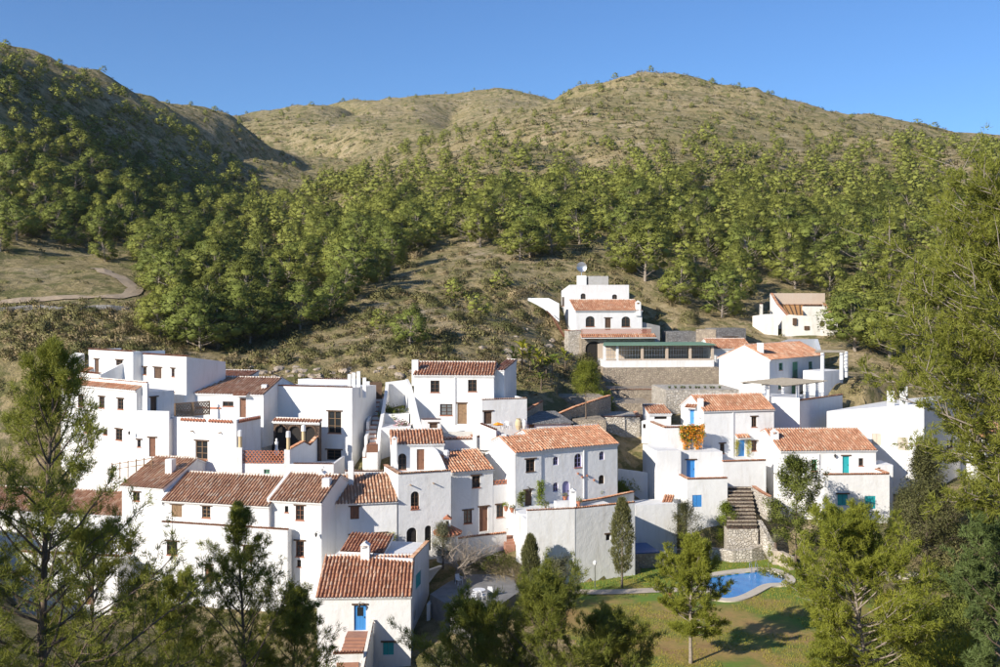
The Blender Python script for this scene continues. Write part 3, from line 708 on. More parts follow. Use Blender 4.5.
h = House('terrace_tower', P(424, 552, 95), 'white tower house with roof terrace, projecting beams and arched openings', 'house')
vE2 = Vol(h, 398, 94.2, 451, 21, 474.3, 556, 5.2, ('flat', 0.5, 'FL', 'tile_brown'), [
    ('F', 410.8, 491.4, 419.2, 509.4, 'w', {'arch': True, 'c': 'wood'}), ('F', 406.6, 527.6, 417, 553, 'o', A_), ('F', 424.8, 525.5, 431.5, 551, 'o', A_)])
vigas(h, vE2, [(410.2, 484.8), (433, 483)], 0.42)
vG = Vol(h, 391.5, 99.2, 444, 8, 445, 476, 6.0, ('gable', 431.2, 3.2, OR), [
    ('F', 398.2, 453.5, 406.4, 470, 'w', {'arch': True, 'c': 'wood'}), ('F', 416.8, 449.2, 424.3, 471, 'd', {'c': 'wood_red', 'lintel': False})])
# curved wing wall at the right end of the terrace
mb = MB(); top = []
for k in range(8):
    t_ = k/7; p = vG.pt(vG.W-1.35+1.15*t_, -0.1-2.9*t_, 0); z = vG.zt-0.25-2.1*(t_**1.8); top.append(Vector((p.x, p.y, z)))
for k in range(7):
    a, b2 = top[k], top[k+1]; o_ = Vector((0.26, 0.05, 0)); zb_ = vE2.body-0.05
    g = lambda v: Vector((v.x, v.y, zb_))
    mb.hexa([g(a), g(b2), g(b2)+o_, g(a)+o_, a, b2, b2+o_, a+o_])
h.add(mb, 'wing_wall', 'plaster')
chimney(h, 394.5, 436, 456, 98.6, 0.5, 0)
mb = MB()
for k in range(3):
    s_, Yh = vE2.hit(412+2.8*k, vE2.PL, vE2.u); p = vE2.pt(s_, 0.05, (300-508.5)/1000*Yh)
    mb.lathe(p, [(0.08, 0.0), (0.12, 0.22), (0.10, 0.22)], 8)
h.add(mb, 'flower_pots', 'brick_paint')

# I: small house with the bright tiles between tower and F
h = House('white_house', P(478, 545, 98), 'small white house with steep bright tile roof, three lintelled openings below')
vI = Vol(h, 451.5, 97.2, 493, 26, 472.6, 548, 7.0, ('gable', 453.0, 3.6, OR), [
    ('F', 472, 475.5, 480.3, 487.7, 'w'), ('F', 463.7, 510, 472, 523.7, 'w', {'c': 'wood_red'}), ('F', 479.4, 506.6, 488, 531.5, 'd', {'c': 'wood_red'})])
Yr = vI.PR.y
vI2 = Vol(h, 493.2, Yr+0.03, 515, 26, 485.5, 545, 6.0, ('flat', 0.3, 'F', None), [('F', 496.5, 504.4, 503.7, 517.4, 'w')])
lattice(h, vI2.pt(0.1, 0.12, 0), vI2.pt(vI2.W-0.1, 0.12, 0), vI2.zt, vI2.zt+0.5)
chimney(h, 446.5, 450, 470, 99.5, 0.5, 1)
vJ = Vol(h, 474.5, 104.0, 506, 18, 437.5, 490, 5.0, ('flat', 0.5, 'FL', OR), [('F', 481, 454.4, 487.5, 460.9, 'w', {'nosill': True})])
vJ0 = Vol(h, 441, 103.6, 474.3, 9, 440, 476, 4.5, ('flat', 0.35, 'F', BR))
lattice(h, vJ0.pt(0.1, 0.1, 0), vJ0.pt(vJ0.W-0.2, 0.1, 0), vJ0.zt-0.02, vJ0.zt+0.32)
chimney(h, 474.8, 430, 442, 103.8, 0.42, 3); chimney(h, 491.5, 432, 450, 104.8, 0.5, 3)
panel(h, [(456, 539.5, 95.2), (482, 536, 96.3), (506.5, 533.5, 97.6)], 550, 0.3, cop='tile_orange')
st = MB()
for k in range(4): c = P(509.5-0.3*k, 544.5-2.9*k, 97.0+0.5*k); st.box((c.x, c.y, c.z-0.4), 0.5, 0.3, 0.4, 0.3)
h.add(st, 'step', 'terracotta_floor')
lamp_bracket(h, vI2, 510.5, 489)

# F: long white house with arched windows and a purple door
h = House('white_house', P(578, 508, 101), 'long white house with arched windows and a purple door under orange tiles')
vF = Vol(h, 541.3, 100, 617.5, 28, 450, 512, 7.4, ('gable', 431.2, 3.7, OR), [
    ('F', 553, 456.5, 558.5, 465.2, 'w', {'arch': True, 'c': 'paint_purple', 'nosill': True}), ('F', 574.4, 453.5, 581.8, 467.5, 'w', {'arch': True, 'c': 'paint_purple'}), ('F', 599.2, 451.4, 604.4, 460, 'w', {'arch': True, 'c': 'paint_purple', 'nosill': True}),
    ('F', 553, 482.5, 558.2, 491.8, 'w', {'arch': True, 'c': 'paint_purple', 'nosill': True}), ('F', 562.3, 481, 569.8, 501.5, 'd', {'arch': True, 'c': 'paint_purple'}), ('F', 598.7, 475, 604.4, 484, 'w', {'arch': True, 'nosill': True})])
vF2 = Vol(h, 515, 98.45, 541.4, 28, 453.2, 516, 6.4, ('gable', 437.8, 3.2, OR), [
    ('F', 526, 459, 535, 471.7, 'w', {'sill': 'wood'}), ('F', 524.8, 490, 532, 511, 'd', {'c': 'wood'})])
pipe(h, vF, 583.5, 449, 498); chimney(h, 503.8, 434, 452, 101.6, 0.5, 3)
for (px, py) in ((577.5, 474.5), (586.5, 476.5), (593.5, 481), (581.5, 478)):
    s_, Yh = vF.hit(px, vF.PL, vF.u); mb = MB(); mb.lathe(vF.pt(s_, -0.12, (300-py)/1000*Yh), [(0.06, 0), (0.12, .2), (0.1, .2)], 8); h.add(mb, 'wall_pot', 'brick_paint')
lamp_bracket(h, vF2, 527, 487)

# H: back house with two plain storeys
h = House('white_house', P(453, 432, 109), 'white two-storey house standing highest of the centre, rear hillside behind its tiled roof')
vH = Vol(h, 414, 108, 493.7, -4, 375.5, 436, 7.4, ('gable', 363.0, 3.6, OR), [
    ('F', 430.5, 380.5, 439.5, 392.5, 'w', NL), ('F', 468, 379.7, 476.8, 391.7, 'w', NL), ('F', 440, 404, 452.5, 415.5, 'w', {'glass': 'glass_grey', 'lintel': False}), ('F', 457.3, 403.3, 466.8, 424, 'd', {'c': 'wood_tan'})])
pipe(h, vH, 455.3, 377, 424)
vHx = Vol(h, 494, 109.6, 504, -14, 371.0, 425, 6.0, ('shed', 360.8, OR))
chimney(h, 415.2, 359.8, 380, 109.2, 0.7, 3)
vH2 = Vol(h, 482, 104.8, 527, 17, 400.2, 428, 3.6, ('flat', 0.2, 'FLR', None), [('F', 483.8, 411.2, 492, 424, 'd', {'c': 'wood'})])
coping(h, vH2.pt(0, .12, vH2.zt), vH2.pt(vH2.W, .12, vH2.zt), BR, 0.3)
vH3 = Vol(h, 467.8, 106.8, 482.6, -8, 401, 428, 1.2, ('flat', 0.1, 'F', None))
panel(h, [(480, 424.0, 103.6), (496, 430.5, 102.6)], 440, 0.25, cop=OR)
panel(h, [(437.5, 432.5, 104.6), (472.5, 431.5, 105.2)], 445, 0.3, m='plaster_old')

# the gate porch and the stepped garden between C and H
h = House('gate_porch', P(434, 437, 104), 'tiny white porch with a dark wooden door in front of the highest centre house', 'porch')
vq = Vol(h, 421.5, 103.9, 441, 6, 419.5, 438, 1.3, ('flat', 0.1, 'F', OR), [('F', 429.6, 423, 437.4, 437.0, 'd', {'c': 'wood'})])
h = House('stepped_garden', P(380, 470, 104), 'narrow white walled stairway with red-brown steps climbing to a wooden gate', 'stairway')
for k in range(16):
    t_ = k/15; c = P(369.5+7.5*t_ + (3.0 if k % 5 < 2 else -2.0), 466-68*t_, 101.5+13.5*t_)
    mb = MB(); mb.box((c.x, c.y, c.z-1.0), 0.55, 0.5, 1.0); stp = h.add(mb, 'step', 'plaster')
    mb = MB(); mb.box((c.x, c.y-0.02, c.z+0.03), 0.57, 0.5, 0.03); h.add(mb, 'tread', 'terracotta_floor', stp)
for k in range(5):
    t_ = k/4; pxx = 362.5+7.5*t_
    panel(h, [(pxx, 452-60*t_, 103+10.5*t_), (pxx+2.2, 446-60*t_, 105+10.5*t_)], 475-62*t_, 0.3)
panel(h, [(374, 470, 101), (377.5, 432, 104), (382.5, 405, 110), (386, 382.5, 115)], 480, 0.35, foot=3.6)
panel(h, [(385.5, 382.5, 115.2), (405.8, 380, 115.6)], 405, 0.3)
panel(h, [(405.5, 379, 115.5), (409, 386, 110), (413.5, 404, 106.5), (419, 428, 104)], 440, 0.3, foot=4.5)
vpl = Vol(h, 383, 108.5, 409, 2, 414.2, 432, 5.5, None)
vpl2 = Vol(h, 378, 104.6, 410, 2, 428, 450, 3.8, None)
mb = MB(); g0 = P(369.8, 399, 114.5); g1 = P(375.7, 382.2, 114.5); g2 = P(382, 382.2, 114.5)
for k in range(6):
    x0 = g0.x + (g2.x-g0.x)*k/6; x1 = g0.x + (g2.x-g0.x)*(k+1)/6
    mb.box(((x0+x1)/2, g0.y+0.01*(k % 2), (g0.z+g1.z)/2), (x1-x0)/2-0.012, 0.04, (g1.z-g0.z)/2)
h.add(mb, 'gate', 'wood')
panel(h, [(364.5, 381.5, 114.6), (369.6, 381.5, 114.6)], 400, 0.3)
vjar = Vol(h, 366.5, 100.6, 377.5, 3, 452.5, 476, 1.0, None); mb = MB(); mb.fbox(vjar.frames['F'], 0, vjar.W, 0.0, 0.9, vjar.zt, vjar.zt+0.75); h.add(mb, 'wood_chest', 'wood_red')

# N: upper house with the pavilion terrace
h = House('hill_house', P(610, 346, 156), 'white hillside house with upper box storey, arched windows and tiled balcony')
vN1 = Vol(h, 575.5, 155, 642, 8, 311.0, 334, 4.2, ('shed', 300.6, OR), [
    ('F', 585.7, 316.2, 594.7, 326.7, 'w', {'arch': True, 'wallm': 'plaster'}), ('F', 605, 318, 610.9, 330, 'd', {'c': 'wood'}), ('F', 621.6, 316.5, 630.2, 327, 'w', A_),
    ])
vN2 = Vol(h, 569.5, 159.6, 629, 8, 284.8, 334, 6.5, ('back', 0.9), [
    ('F', 580.7, 293.4, 585.7, 299.2, 'w', {'arch': True, 'nosill': True}), ('F', 612.2, 294.4, 617.2, 299.6, 'w', {'arch': True, 'nosill': True}), ('L', 561.5, 297, 564.3, 306, 'w', NL), ('L', 560.5, 315, 563, 324, 'w', NL)])
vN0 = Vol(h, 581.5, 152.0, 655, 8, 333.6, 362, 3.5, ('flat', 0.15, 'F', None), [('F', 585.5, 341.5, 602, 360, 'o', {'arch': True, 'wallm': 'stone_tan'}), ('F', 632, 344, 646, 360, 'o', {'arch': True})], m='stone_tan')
q = [vN0.pt(-0.2, -0.9, vN0.zt-0.62), vN0.pt(vN0.W, -0.9, vN0.zt-0.62), vN0.pt(vN0.W, 0.02, vN0.zt-0.12), vN0.pt(-0.2, 0.02, vN0.zt-0.12)]
mb = MB(); mb.hexa([p-UP*0.1 for p in q]+q); rf = h.add(mb, 'canopy', 'plaster'); tile_obj('canopy_tiles', [[p+UP*0.005 for p in q]], OR, rf, h.org)
lattice(h, vN0.pt(0, 0.12, 0), vN0.pt(vN0.W-0.6, 0.12, 0), vN0.zt+0.02, vN0.zt+0.72, 'brick_paint', 0.3)
mb = MB(); mb.fbox((vN0.PL, vN0.u, vN0.w), 0, vN0.W-0.5, 0.02, 0.22, vN0.zt+0.74, vN0.zt+0.84); h.add(mb, 'balcony_rail', 'plaster_old')
chimney(h, 638, 300.5, 312, 156.5, 0.8, 0)
vN3 = Vol(h, 568.5, 153.2, 582.5, 8, 331, 372, 3.0, ('flat', 0.3, 'FL', OR), m='stone_white')
# ramp wall running out to the left, with an orange-coped stair below it
mb = MB(); th = Vector((0.1, 0.5, 0))
poly = [P(528, 298, 159), P(548.5, 298, 159), P(559, 303.5, 159), P(559, 322, 159), P(552, 316, 159), P(544, 309, 159), P(537, 305, 159), P(528, 300.5, 159)]
mb.poly(poly); mb.poly([p+th for p in poly][::-1])
for k in range(len(poly)): a, b2 = poly[k], poly[(k+1) % len(poly)]; mb.quad(a, b2, b2+th, a+th)
h.add(mb, 'ramp_wall', 'plaster', fix=True)
for (a, b2) in (((546, 311, 158), (553, 318, 157.6)), ((553, 318, 157.6), (564, 337, 156.4))):
    coping(h, P(*a)+Vector((0, -0.3, 0)), P(*b2)+Vector((0, -0.3, 0)), OR, 0.7)
panel(h, [(642, 322, 157), (660, 326, 158)], 345, 0.4, m='concrete')

h = House('pavilion', P(660, 366, 148), 'long open pavilion with green canvas roof and barred bays on a stone terrace', 'pavilion')
vT = Vol(h, 603, 145, 719, 5, 368, 392, 12.0, None, m='stone_tan', name='stone_terrace')
vPv = Vol(h, 605, 146.2, 714, 5, 360.6, 369, 6.0, None, name='plinth')
zc = (300-345.5)/1000*146.5
xs_ = [604.8, 617.5, 642.5, 667.2, 690.5, 712.8]
for k, px in enumerate(xs_):
    s_, Yh = vPv.hit(px, vPv.PL, vPv.u); mb = MB(); mb.fbox(vPv.frames['F'], s_-0.18, s_+0.18, 0.05, 0.40, vPv.zt, zc); h.add(mb, 'column', 'plaster' if k < 2 else 'plaster_tan')
    if k < 5:
        s2, _ = vPv.hit(xs_[k+1], vPv.PL, vPv.u); mb = MB()
        mb.fbox(vPv.frames['F'], s_+0.2, s2-0.2, 0.0, 0.35, vPv.zt-0.02, vPv.zt+0.22); h.add(mb, 'bay_sill', 'plaster_tan')
        mb = MB(); n = max(2, int((s2-s_)/0.42))
        for q_ in range(1, n): x_ = s_+0.2+(s2-s_-0.4)*q_/n; mb.fbox(vPv.frames['F'], x_-0.02, x_+0.02, 0.18, 0.22, vPv.zt+0.22, zc)
        for zz in (0.35, 0.7): mb.fbox(vPv.frames['F'], s_+0.2, s2-0.2, 0.175, 0.225, vPv.zt+(zc-vPv.zt)*zz-0.02, vPv.zt+(zc-vPv.zt)*zz+0.02)
        h.add(mb, 'bay_grille', 'metal_pale')
mb = MB(); mb.fbox(vPv.frames['F'], 0, vPv.W, 0.42, 0.55, zc-0.32, zc); mb.fbox(vPv.frames['F'], 0.0, vPv.W, 5.7, 5.95, vPv.zt, zc); h.add(mb, 'back_wall', 'plaster_tan')
mb = MB(); q = [vPv.pt(-0.4, -0.6, zc+0.02), vPv.pt(vPv.W+0.2, -0.6, zc+0.02), vPv.pt(vPv.W+0.2, 6.0, zc+0.12), vPv.pt(1.0, 6.0, zc+0.12)]
mb.hexa(q+[p+UP*0.12 for p in q]); h.add(mb, 'canvas_roof', 'canvas_green')

# stone terraces stepping down from the pavilion
h = House('terrace_wall', P(640, 402, 136), 'rubble stone terrace wall with orange coping below the green-roofed pavilion', 'wall')
vT2 = Vol(h, 611, 137, 667, 4, 390, 404, 6.5, None, m='stone_tan'); coping(h, vT2.pt(0, .15, vT2.zt), vT2.pt(vT2.W, .15, vT2.zt), OR)
h = House('garden_wall', P(700, 398, 124), 'whitewashed garden wall edged with blue-green potted plants', 'wall')
vKw = Vol(h, 666, 124, 739, 4, 390, 402, 8.0, None, m='stone_white')
h = House('terrace_wall', P(630, 418, 128), 'lower rubble stone terrace wall above the roofless stone pen', 'wall')
vT3 = Vol(h, 604, 128, 652, 2, 403.5, 420, 7.0, None, m='stone_tan')
h = House('stone_pen', P(622, 432, 119), 'low roofless stone pen with tile coping on the dry terraces', 'wall')
vT4 = Vol(h, 603, 119.5, 640, -3, 417, 436, 6.0, None, m='stone_white'); coping(h, vT4.pt(0, .15, vT4.zt), vT4.pt(vT4.W, .15, vT4.zt), OR); coping(h, vT4.pt(vT4.W-.15, .2, vT4.zt), vT4.pt(vT4.W-.15, 5.5, vT4.zt), OR)
h = House('sloping_wall', P(582, 420, 121), 'sloping stone wall capped with orange tiles running up past the umbrella pine', 'wall')
panel(h, [(555, 416.5, 112.5), (575, 408, 115.5), (594, 401.5, 119), (611, 396, 124)], 425, 0.4, m='stone_tan', cop=OR, foot=2.4)
h = House('terrace_wall', P(582, 412, 123), 'short rubble terrace wall behind the umbrella pine trunk', 'wall')
Vol(h, 560, 122.5, 606, 6, 397.5, 412, 5.0, None, m='stone_tan')
h = House('terrace_wall', P(590, 424, 113), 'low rubble wall on the bank below the umbrella pine', 'wall')
Vol(h, 574, 113.5, 606, 4, 420, 432, 4.0, None, m='stone_tan')
h = House('garden_wall', P(632, 478, 110), 'low white wall on the bank between the purple-doored and blue-doored houses', 'wall')
panel(h, [(618, 469, 111.5), (634, 471, 111), (648, 473, 110.5)], 482, 0.3, deep=2.0)
h = House('sloping_wall', P(535, 412, 113), 'short orange-coped stone wall rising beside the banana plants', 'wall')
panel(h, [(527, 411.5, 109), (543, 401.5, 113)], 425, 0.35, m='stone_tan', cop=OR, foot=2.4)
h = House('long_shed', P(556, 428, 107), 'low dark-roofed shed with a white wall tucked behind the long tiled roof', 'shed')
vSh = Vol(h, 527, 107, 571, 12, 424.5, 438, 3.5, None, [('F', 529, 424.5, 534.5, 434, 'd', {'c': 'wood_tan', 'lintel': False})])

q = [vSh.pt(-0.2, -0.3, vSh.zt+0.02), vSh.pt(vSh.W+0.2, -0.3, vSh.zt+0.02), vSh.pt(vSh.W-0.5, 4.6, vSh.zt+0.75), vSh.pt(-0.2, 4.6, vSh.zt+0.75)]; mb = MB(); mb.hexa(q+[p+UP*0.12 for p in q]); h.add(mb, 'roof', 'stone_grey')
h = House('stone_ruin_wall', P(690, 342, 160), 'grey roofless dry-stone outbuilding walls behind the pavilion', 'wall')
Vol(h, 667, 158, 696, 3, 331.5, 344, 4.0, None, m='stone_grey'); Vol(h, 696, 157, 716, -20, 329.5, 344, 4.0, None, m='stone_tan'); Vol(h, 716, 156, 746, 12, 328.5, 344, 4.0, None, [('F', 723.5, 337, 737.5, 343, 'o')], m='stone_grey')

# M: house with pergola
h = House('white_house', P(795, 400, 127), 'white house with lavender-pillared pergola and bright blank gable wall')
vM = Vol(h, 769.5, 128, 823.3, 46, 360, 398, 7.4, ('gable', 346.0, 3.6, OR), [
    ('F', 779, 362.9, 782.8, 370.2, 'w', {'c': 'paint_green', 'lintel': False}), ('F', 792.5, 361.8, 798.2, 378, 'd', {'c': 'paint_green', 'lintel': False}), ('F', 808.7, 361.5, 812.5, 369, 'w', {'c': 'paint_green', 'lintel': False}),
    ('F', 778.4, 382.2, 782.2, 389.2, 'w', {'c': 'paint_green', 'lintel': False}), ('F', 791.8, 384.7, 796.8, 399, 'd', {'c': 'paint_green', 'lintel': False})])
chimney(h, 760.3, 342.8, 356, 129.5, 0.7, 3)
vM2 = Vol(h, 711, 149, 752, 4, 349.0, 380, 7.4, ('gable', 339.5, 3.7, OR), [('F', 735.5, 357, 739.7, 366, 's', {'c': 'paint_green', 'lintel': False})])
vMp = Vol(h, 799, 119.5, 842.5, 44, 401, 432, 6.5, ('flat', 0.45, 'FL', OR))
vMq = Vol(h, 757, 121, 799.5, -22, 396.5, 430, 5.0, None)
mb = MB(); s_, Yh = vM.hit(792, vM.PL, vM.u); mb.fbox(vM.frames['F'], s_-0.15, s_+0.9, -0.35, -0.01, (300-378.5)/1000*Yh, (300-377.6)/1000*Yh)
for k in range(8): mb.fbox(vM.frames['F'], s_-0.12+k*0.135, s_-0.10+k*0.135, -0.33, -0.31, (300-377.6)/1000*Yh, (300-370)/1000*Yh)
h.add(mb, 'balcony', 'metal_dark')
zp = (300-384.5)/1000*121
for k, (uu, dd) in enumerate(((-1.9, 3.0), (0.3, 0.35), (2.6, 0.35), (5.0, 0.35), (2.0, 5.6), (5.3, 5.2))):
    c = vMp.pt(uu, dd, 0); mb = MB(); mb.lathe((c.x, c.y, 0), [(0.24, vMp.zb+1), (0.22, zp-0.02), (0.27, zp)], 12); h.add(mb, 'pergola_pillar', 'plaster')
for dd in (0.35, 3.0, 5.6):
    mb = MB(); mb.tube([vMp.pt(-3.4, dd, zp+0.1), vMp.pt(6.6, dd, zp+0.1)], 0.09, 6); h.add(mb, 'pergola_beam', 'wood_grey')
for k in range(19):
    uu = -3.3+k*0.53; mb = MB(); mb.tube([vMp.pt(uu, -0.4, zp+0.23), vMp.pt(uu+0.1*math.sin(k*2.1), 6.0, zp+0.25)], 0.05, 5); h.add(mb, 'pergola_pole', 'wood_grey')
# rear pergola to the right
zp2 = (300-352.5)/1000*128
for (px, Y) in ((822.5, 127.5), (841.5, 127.5), (846, 131)):
    c = P(px, 352.5, Y); mb = MB(); mb.lathe((c.x, c.y, 0), [(0.25, zp2-3.4), (0.24, zp2)], 12); h.add(mb, 'pergola_pillar', 'plaster')
for k in range(7):
    a = P(815, 351.5, 126.8+k*0.7); b2 = P(845, 351.5, 126.8+k*0.7); mb = MB(); mb.tube([Vector((a.x, a.y, zp2+0.1)), Vector((b2.x, b2.y, zp2+0.1))], 0.06, 5); h.add(mb, 'pergola_pole', 'wood_grey')
vMr = Vol(h, 823.6, 128.5, 843, 40, 371.5, 385, 3.0, None); 
panel(h, [(765, 347, 141), (790, 339.5, 142), (818, 339, 142.5), (821, 349, 141)], 356, 0.5, m='plaster_grey', deep=2)

# K: house with blue doors and the orange creeper
h = House('white_house', P(715, 512, 112), 'white house with blue doors and shutters beneath an orange tile roof')
vK = Vol(h, 703.5, 113, 774, 13, 411.4, 462, 6.4, ('gable', 396.0, 3.2, OR), [
    ('F', 751.5, 416.5, 756.7, 427, 'w'), ('F', 720, 443.5, 724.5, 453.7, 'w'), ('F', 738, 440, 744.8, 458.5, 'd', {'c': 'paint_blue', 'canopy': OR, 'lintel': False}), ('F', 751.5, 441, 756.7, 451, 'w', {'c': 'wood_red'}),
    ])
chimney(h, 700.4, 398.5, 412, 113.8, 0.6, 3); pipe(h, vK, 733, 412, 458)
vKl = Vol(h, 684, 115.5, 703, -30, 405.5, 430, 3.5, ('back', -0.4), [('F', 689.8, 409.9, 694.2, 426.5, 'd', {'c': 'paint_blue', 'canopy': OR, 'lintel': False})])
vK2 = Vol(h, 664, 110.6, 703, 8, 427.8, 460, 5.0, ('flat', 0.35, 'FL', OR))
vK3 = Vol(h, 649.5, 117, 671, 3, 414.4, 440, 4.0, ('shed', 405.8, OR), [('F', 654.5, 416.4, 667, 419.2, 'o', NL)])
vK3b = Vol(h, 641.5, 118, 650, -25, 421, 440, 2.0, None, [('F', 642.8, 424, 645.8, 428.5, 'o', NL)])
vK4 = Vol(h, 657, 107.6, 681, 8, 450.8, 520, 5.5, ('flat', 0.05, 'F', None))
vK4b = Vol(h, 680.8, 108.8, 722.5, 8, 452.4, 486, 4.0, None, [('F', 686.7, 459.8, 695.2, 478.8, 'd', {'c': 'paint_blue'})])
vK5 = Vol(h, 687, 105.5, 727.5, 8, 479.4, 520, 3.2, ('flat', 0.4, 'FL', OR), [('F', 692.4, 495, 701.9, 507, 's', {'c': 'paint_blue', 'lintel': False})])
q = [P(661.5, 503.5, 105.8), P(672, 503.0, 105.8), P(674.5, 495.5, 106.9), P(664.5, 495.0, 106.9)]
mb = MB(); mb.hexa([p-UP*0.1 for p in q]+q); cn = h.add(mb, 'canopy', 'plaster'); tile_obj('canopy_tiles', [[p+UP*.005 for p in q]], OR, cn, h.org)
vKt = Vol(h, 722.5, 108.3, 766, 10, 461.8, 490, 5.5, ('flat', 0.3, 'F', OR))
vKf = Vol(h, 635.3, 103.2, 677, 14, 505.5, 548, 3.6, ('flat', 0.2, 'F', None))

h = House('stone_stairway', P(742, 528, 104), 'wide stone stairway climbing between the blue-shuttered and teal-doored houses', 'stairway')
for k in range(11):
    y_ = 524.5-3.7*k; Y = 102.3+0.50*k; a = P(727.8, y_, Y); b2 = P(757-0.9*k*0.6, y_, Y); mb = MB()
    mb.box(((a.x+b2.x)/2, Y+0.35, a.z-0.45), (b2.x-a.x)/2, 0.25, 0.38); stp = h.add(mb, 'step', 'stone_brown')  # risers in darker stone than the treads, painting in their shade
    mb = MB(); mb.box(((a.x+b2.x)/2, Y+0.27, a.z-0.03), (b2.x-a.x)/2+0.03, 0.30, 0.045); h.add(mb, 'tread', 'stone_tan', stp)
mb = MB(); a = P(727.9, 525, 102.4); b2 = P(757.5, 525, 102.4); mb.box(((a.x+b2.x)/2, 103.2, a.z-2.0), (b2.x-a.x)/2+0.05, 0.85, 1.6); h.add(mb, 'stair_base', 'stone_white')
panel(h, [(752, 487, 107.5), (759, 492, 105.2), (768, 497, 103.4)], 520, 0.4, cop=OR, foot=2.5, m='stone_white')
panel(h, [(757, 520, 103.4), (763, 530, 101.8), (772, 546, 100.5)], 556, 0.5, m='stone_white', foot=2.0)

# L: house with teal door and shutters
h = House('white_house', P(832, 520, 106), 'white house with teal door and shutters, small terrace over its lower room')
vL = Vol(h, 780.5, 108, 876, 3.5, 451.2, 520, 10.0, ('gable', 430.2, 5.0, OR), [
    ('F', 811.5, 459.5, 817, 471.2, 'w', {'c': 'paint_green', 'lintel': False}), ('F', 842.5, 455.8, 849.5, 474.5, 'd', {'c': 'paint_teal'}), ('F', 858.7, 458.2, 863.5, 466, 'w', NL)])
chimney(h, 774.5, 429, 444, 110.6, 0.75, 0); pipe(h, vL, 819, 454, 480)
vL2 = Vol(h, 824, 104.8, 889.5, 3.5, 475, 524, 2.9, ('flat', 0.42, 'FR', OR), [
    ('F', 864.7, 496, 875.7, 508.9, 's', {'c': 'paint_teal', 'lintel': False}), ('F', 837.5, 494, 847.8, 505.5, 's', {'c': 'paint_teal'})])
vL3 = Vol(h, 877, 108.5, 893, 3, 465, 520, 3.0, None, [('F', 876.9+0.6, 461.5+6, 881, 478, 'o', NL)])
mb = MB(); s_, Yh = vL.hit(834.5, vL.PL, vL.u); mb.lathe(vL.pt(s_, -0.2, (300-457.5)/1000*Yh), [(0.05, 0), (0.15, .25), (0.05, .4)], 8); h.add(mb, 'wall_lamp', 'metal_dark')

# O: big white house at the right, its front in shade
h = House('white_house', P(935, 490, 120), 'big white house half hidden by pine boughs, with beige shuttered left wall')
vO = Vol(h, 924, 112, 984, 46, 404, 486, 11.5, ('back', 1.7), [
    ('F', 931.6, 438.6, 938, 451.5, 'w', {'lintel': False}), ('F', 946, 440, 953, 448.5, 'w', NL), ('F', 967, 461, 973, 474.5, 'w', {'c': 'paint_green', 'lintel': False}),
    ('L', 872, 433.5, 881, 445, 's', {'c': 'shutter_beige', 'lintel': False}), ('L', 897.8, 437.2, 908, 450.5, 's', {'c': 'shutter_beige', 'lintel': False})])
chimney(h, 890.5, 391, 404, 116, 0.62, 3); chimney(h, 903.5, 386.5, 404, 115, 0.66, 3)
vO2 = Vol(h, 985, 117.5, 1016, 30, 440, 486, 6.0, ('gable', 425, 3.0, OR))

# Q: ruin up the slope
h = House('ruined_house', P(795, 332, 166), 'roofless ruined house with crumbling pale walls and a bare orange roof slope', 'ruin')
vQb = Vol(h, 771, 172, 825, -2, 293.2, 322, 0.6, None, m='plaster_tan')
jag = [(752.5, 316, 166.5), (760, 315, 165.2), (765, 314.2, 164), (776, 314.0, 163.7), (778, 317.0, 163.6)]
panel(h, jag, 331, 0.5, m='plaster_old'); panel(h, [(782.5, 317, 163.6), (790, 314.5, 163.5), (799, 315.5, 163.4), (812, 316, 163.2), (820, 314.6, 163.2), (830, 316.5, 163), (837.5, 318, 163)], 331, 0.5, m='plaster_old')
panel(h, [(770, 293.5, 172), (776, 304, 168.5), (786, 315.5, 164)], 322, 0.5, m='plaster', cop=OR); panel(h, [(825.5, 304, 171), (829, 309, 168), (834, 316, 163.8)], 322, 0.5, m='plaster_old', cop=OR)
panel(h, [(803, 306.3, 167.5), (827, 306.5, 167.5)], 322, 0.5, m='plaster_old'); panel(h, [(760.2, 304.3, 168.3), (762.8, 304.3, 168.3)], 325, 0.6, m='plaster_old', cop=OR)
q = [P(785, 315, 164.4), P(803, 315, 164.4), P(803, 304.8, 171.6), P(777, 304.8, 171.6)]; mb = MB(); mb.hexa([p-UP*0.15 for p in q]+q); h.add(mb, 'roof_slope', 'roof_board')
for k in range(5):
    a = q[0].lerp(q[1], (k+0.3)/5)+UP*0.08; b2 = q[3].lerp(q[2], (k+0.3)/5)+UP*0.08; mb = MB(); mb.tube([a, b2], 0.07, 5); h.add(mb, 'rafter', 'wood')
coping(h, vQb.pt(0, -0.3, vQb.zt-2.05), vQb.pt(vQb.W, -0.3, vQb.zt-2.05), OR, 0.5)
for (x0, y0, x1, y1) in ((793.2, 318.2, 796.8, 325), (820.5, 321, 824.5, 326.5), (804.5, 326, 809.5, 330)):
    a = P(x0, y1, 163.1); b2 = P(x1, y0, 163.1); mb = MB(); mb.box(((a.x+b2.x)/2, 163.35, (a.z+b2.z)/2), (b2.x-a.x)/2, 0.25, (b2.z-a.z)/2); h.add(mb, 'opening', 'wood')

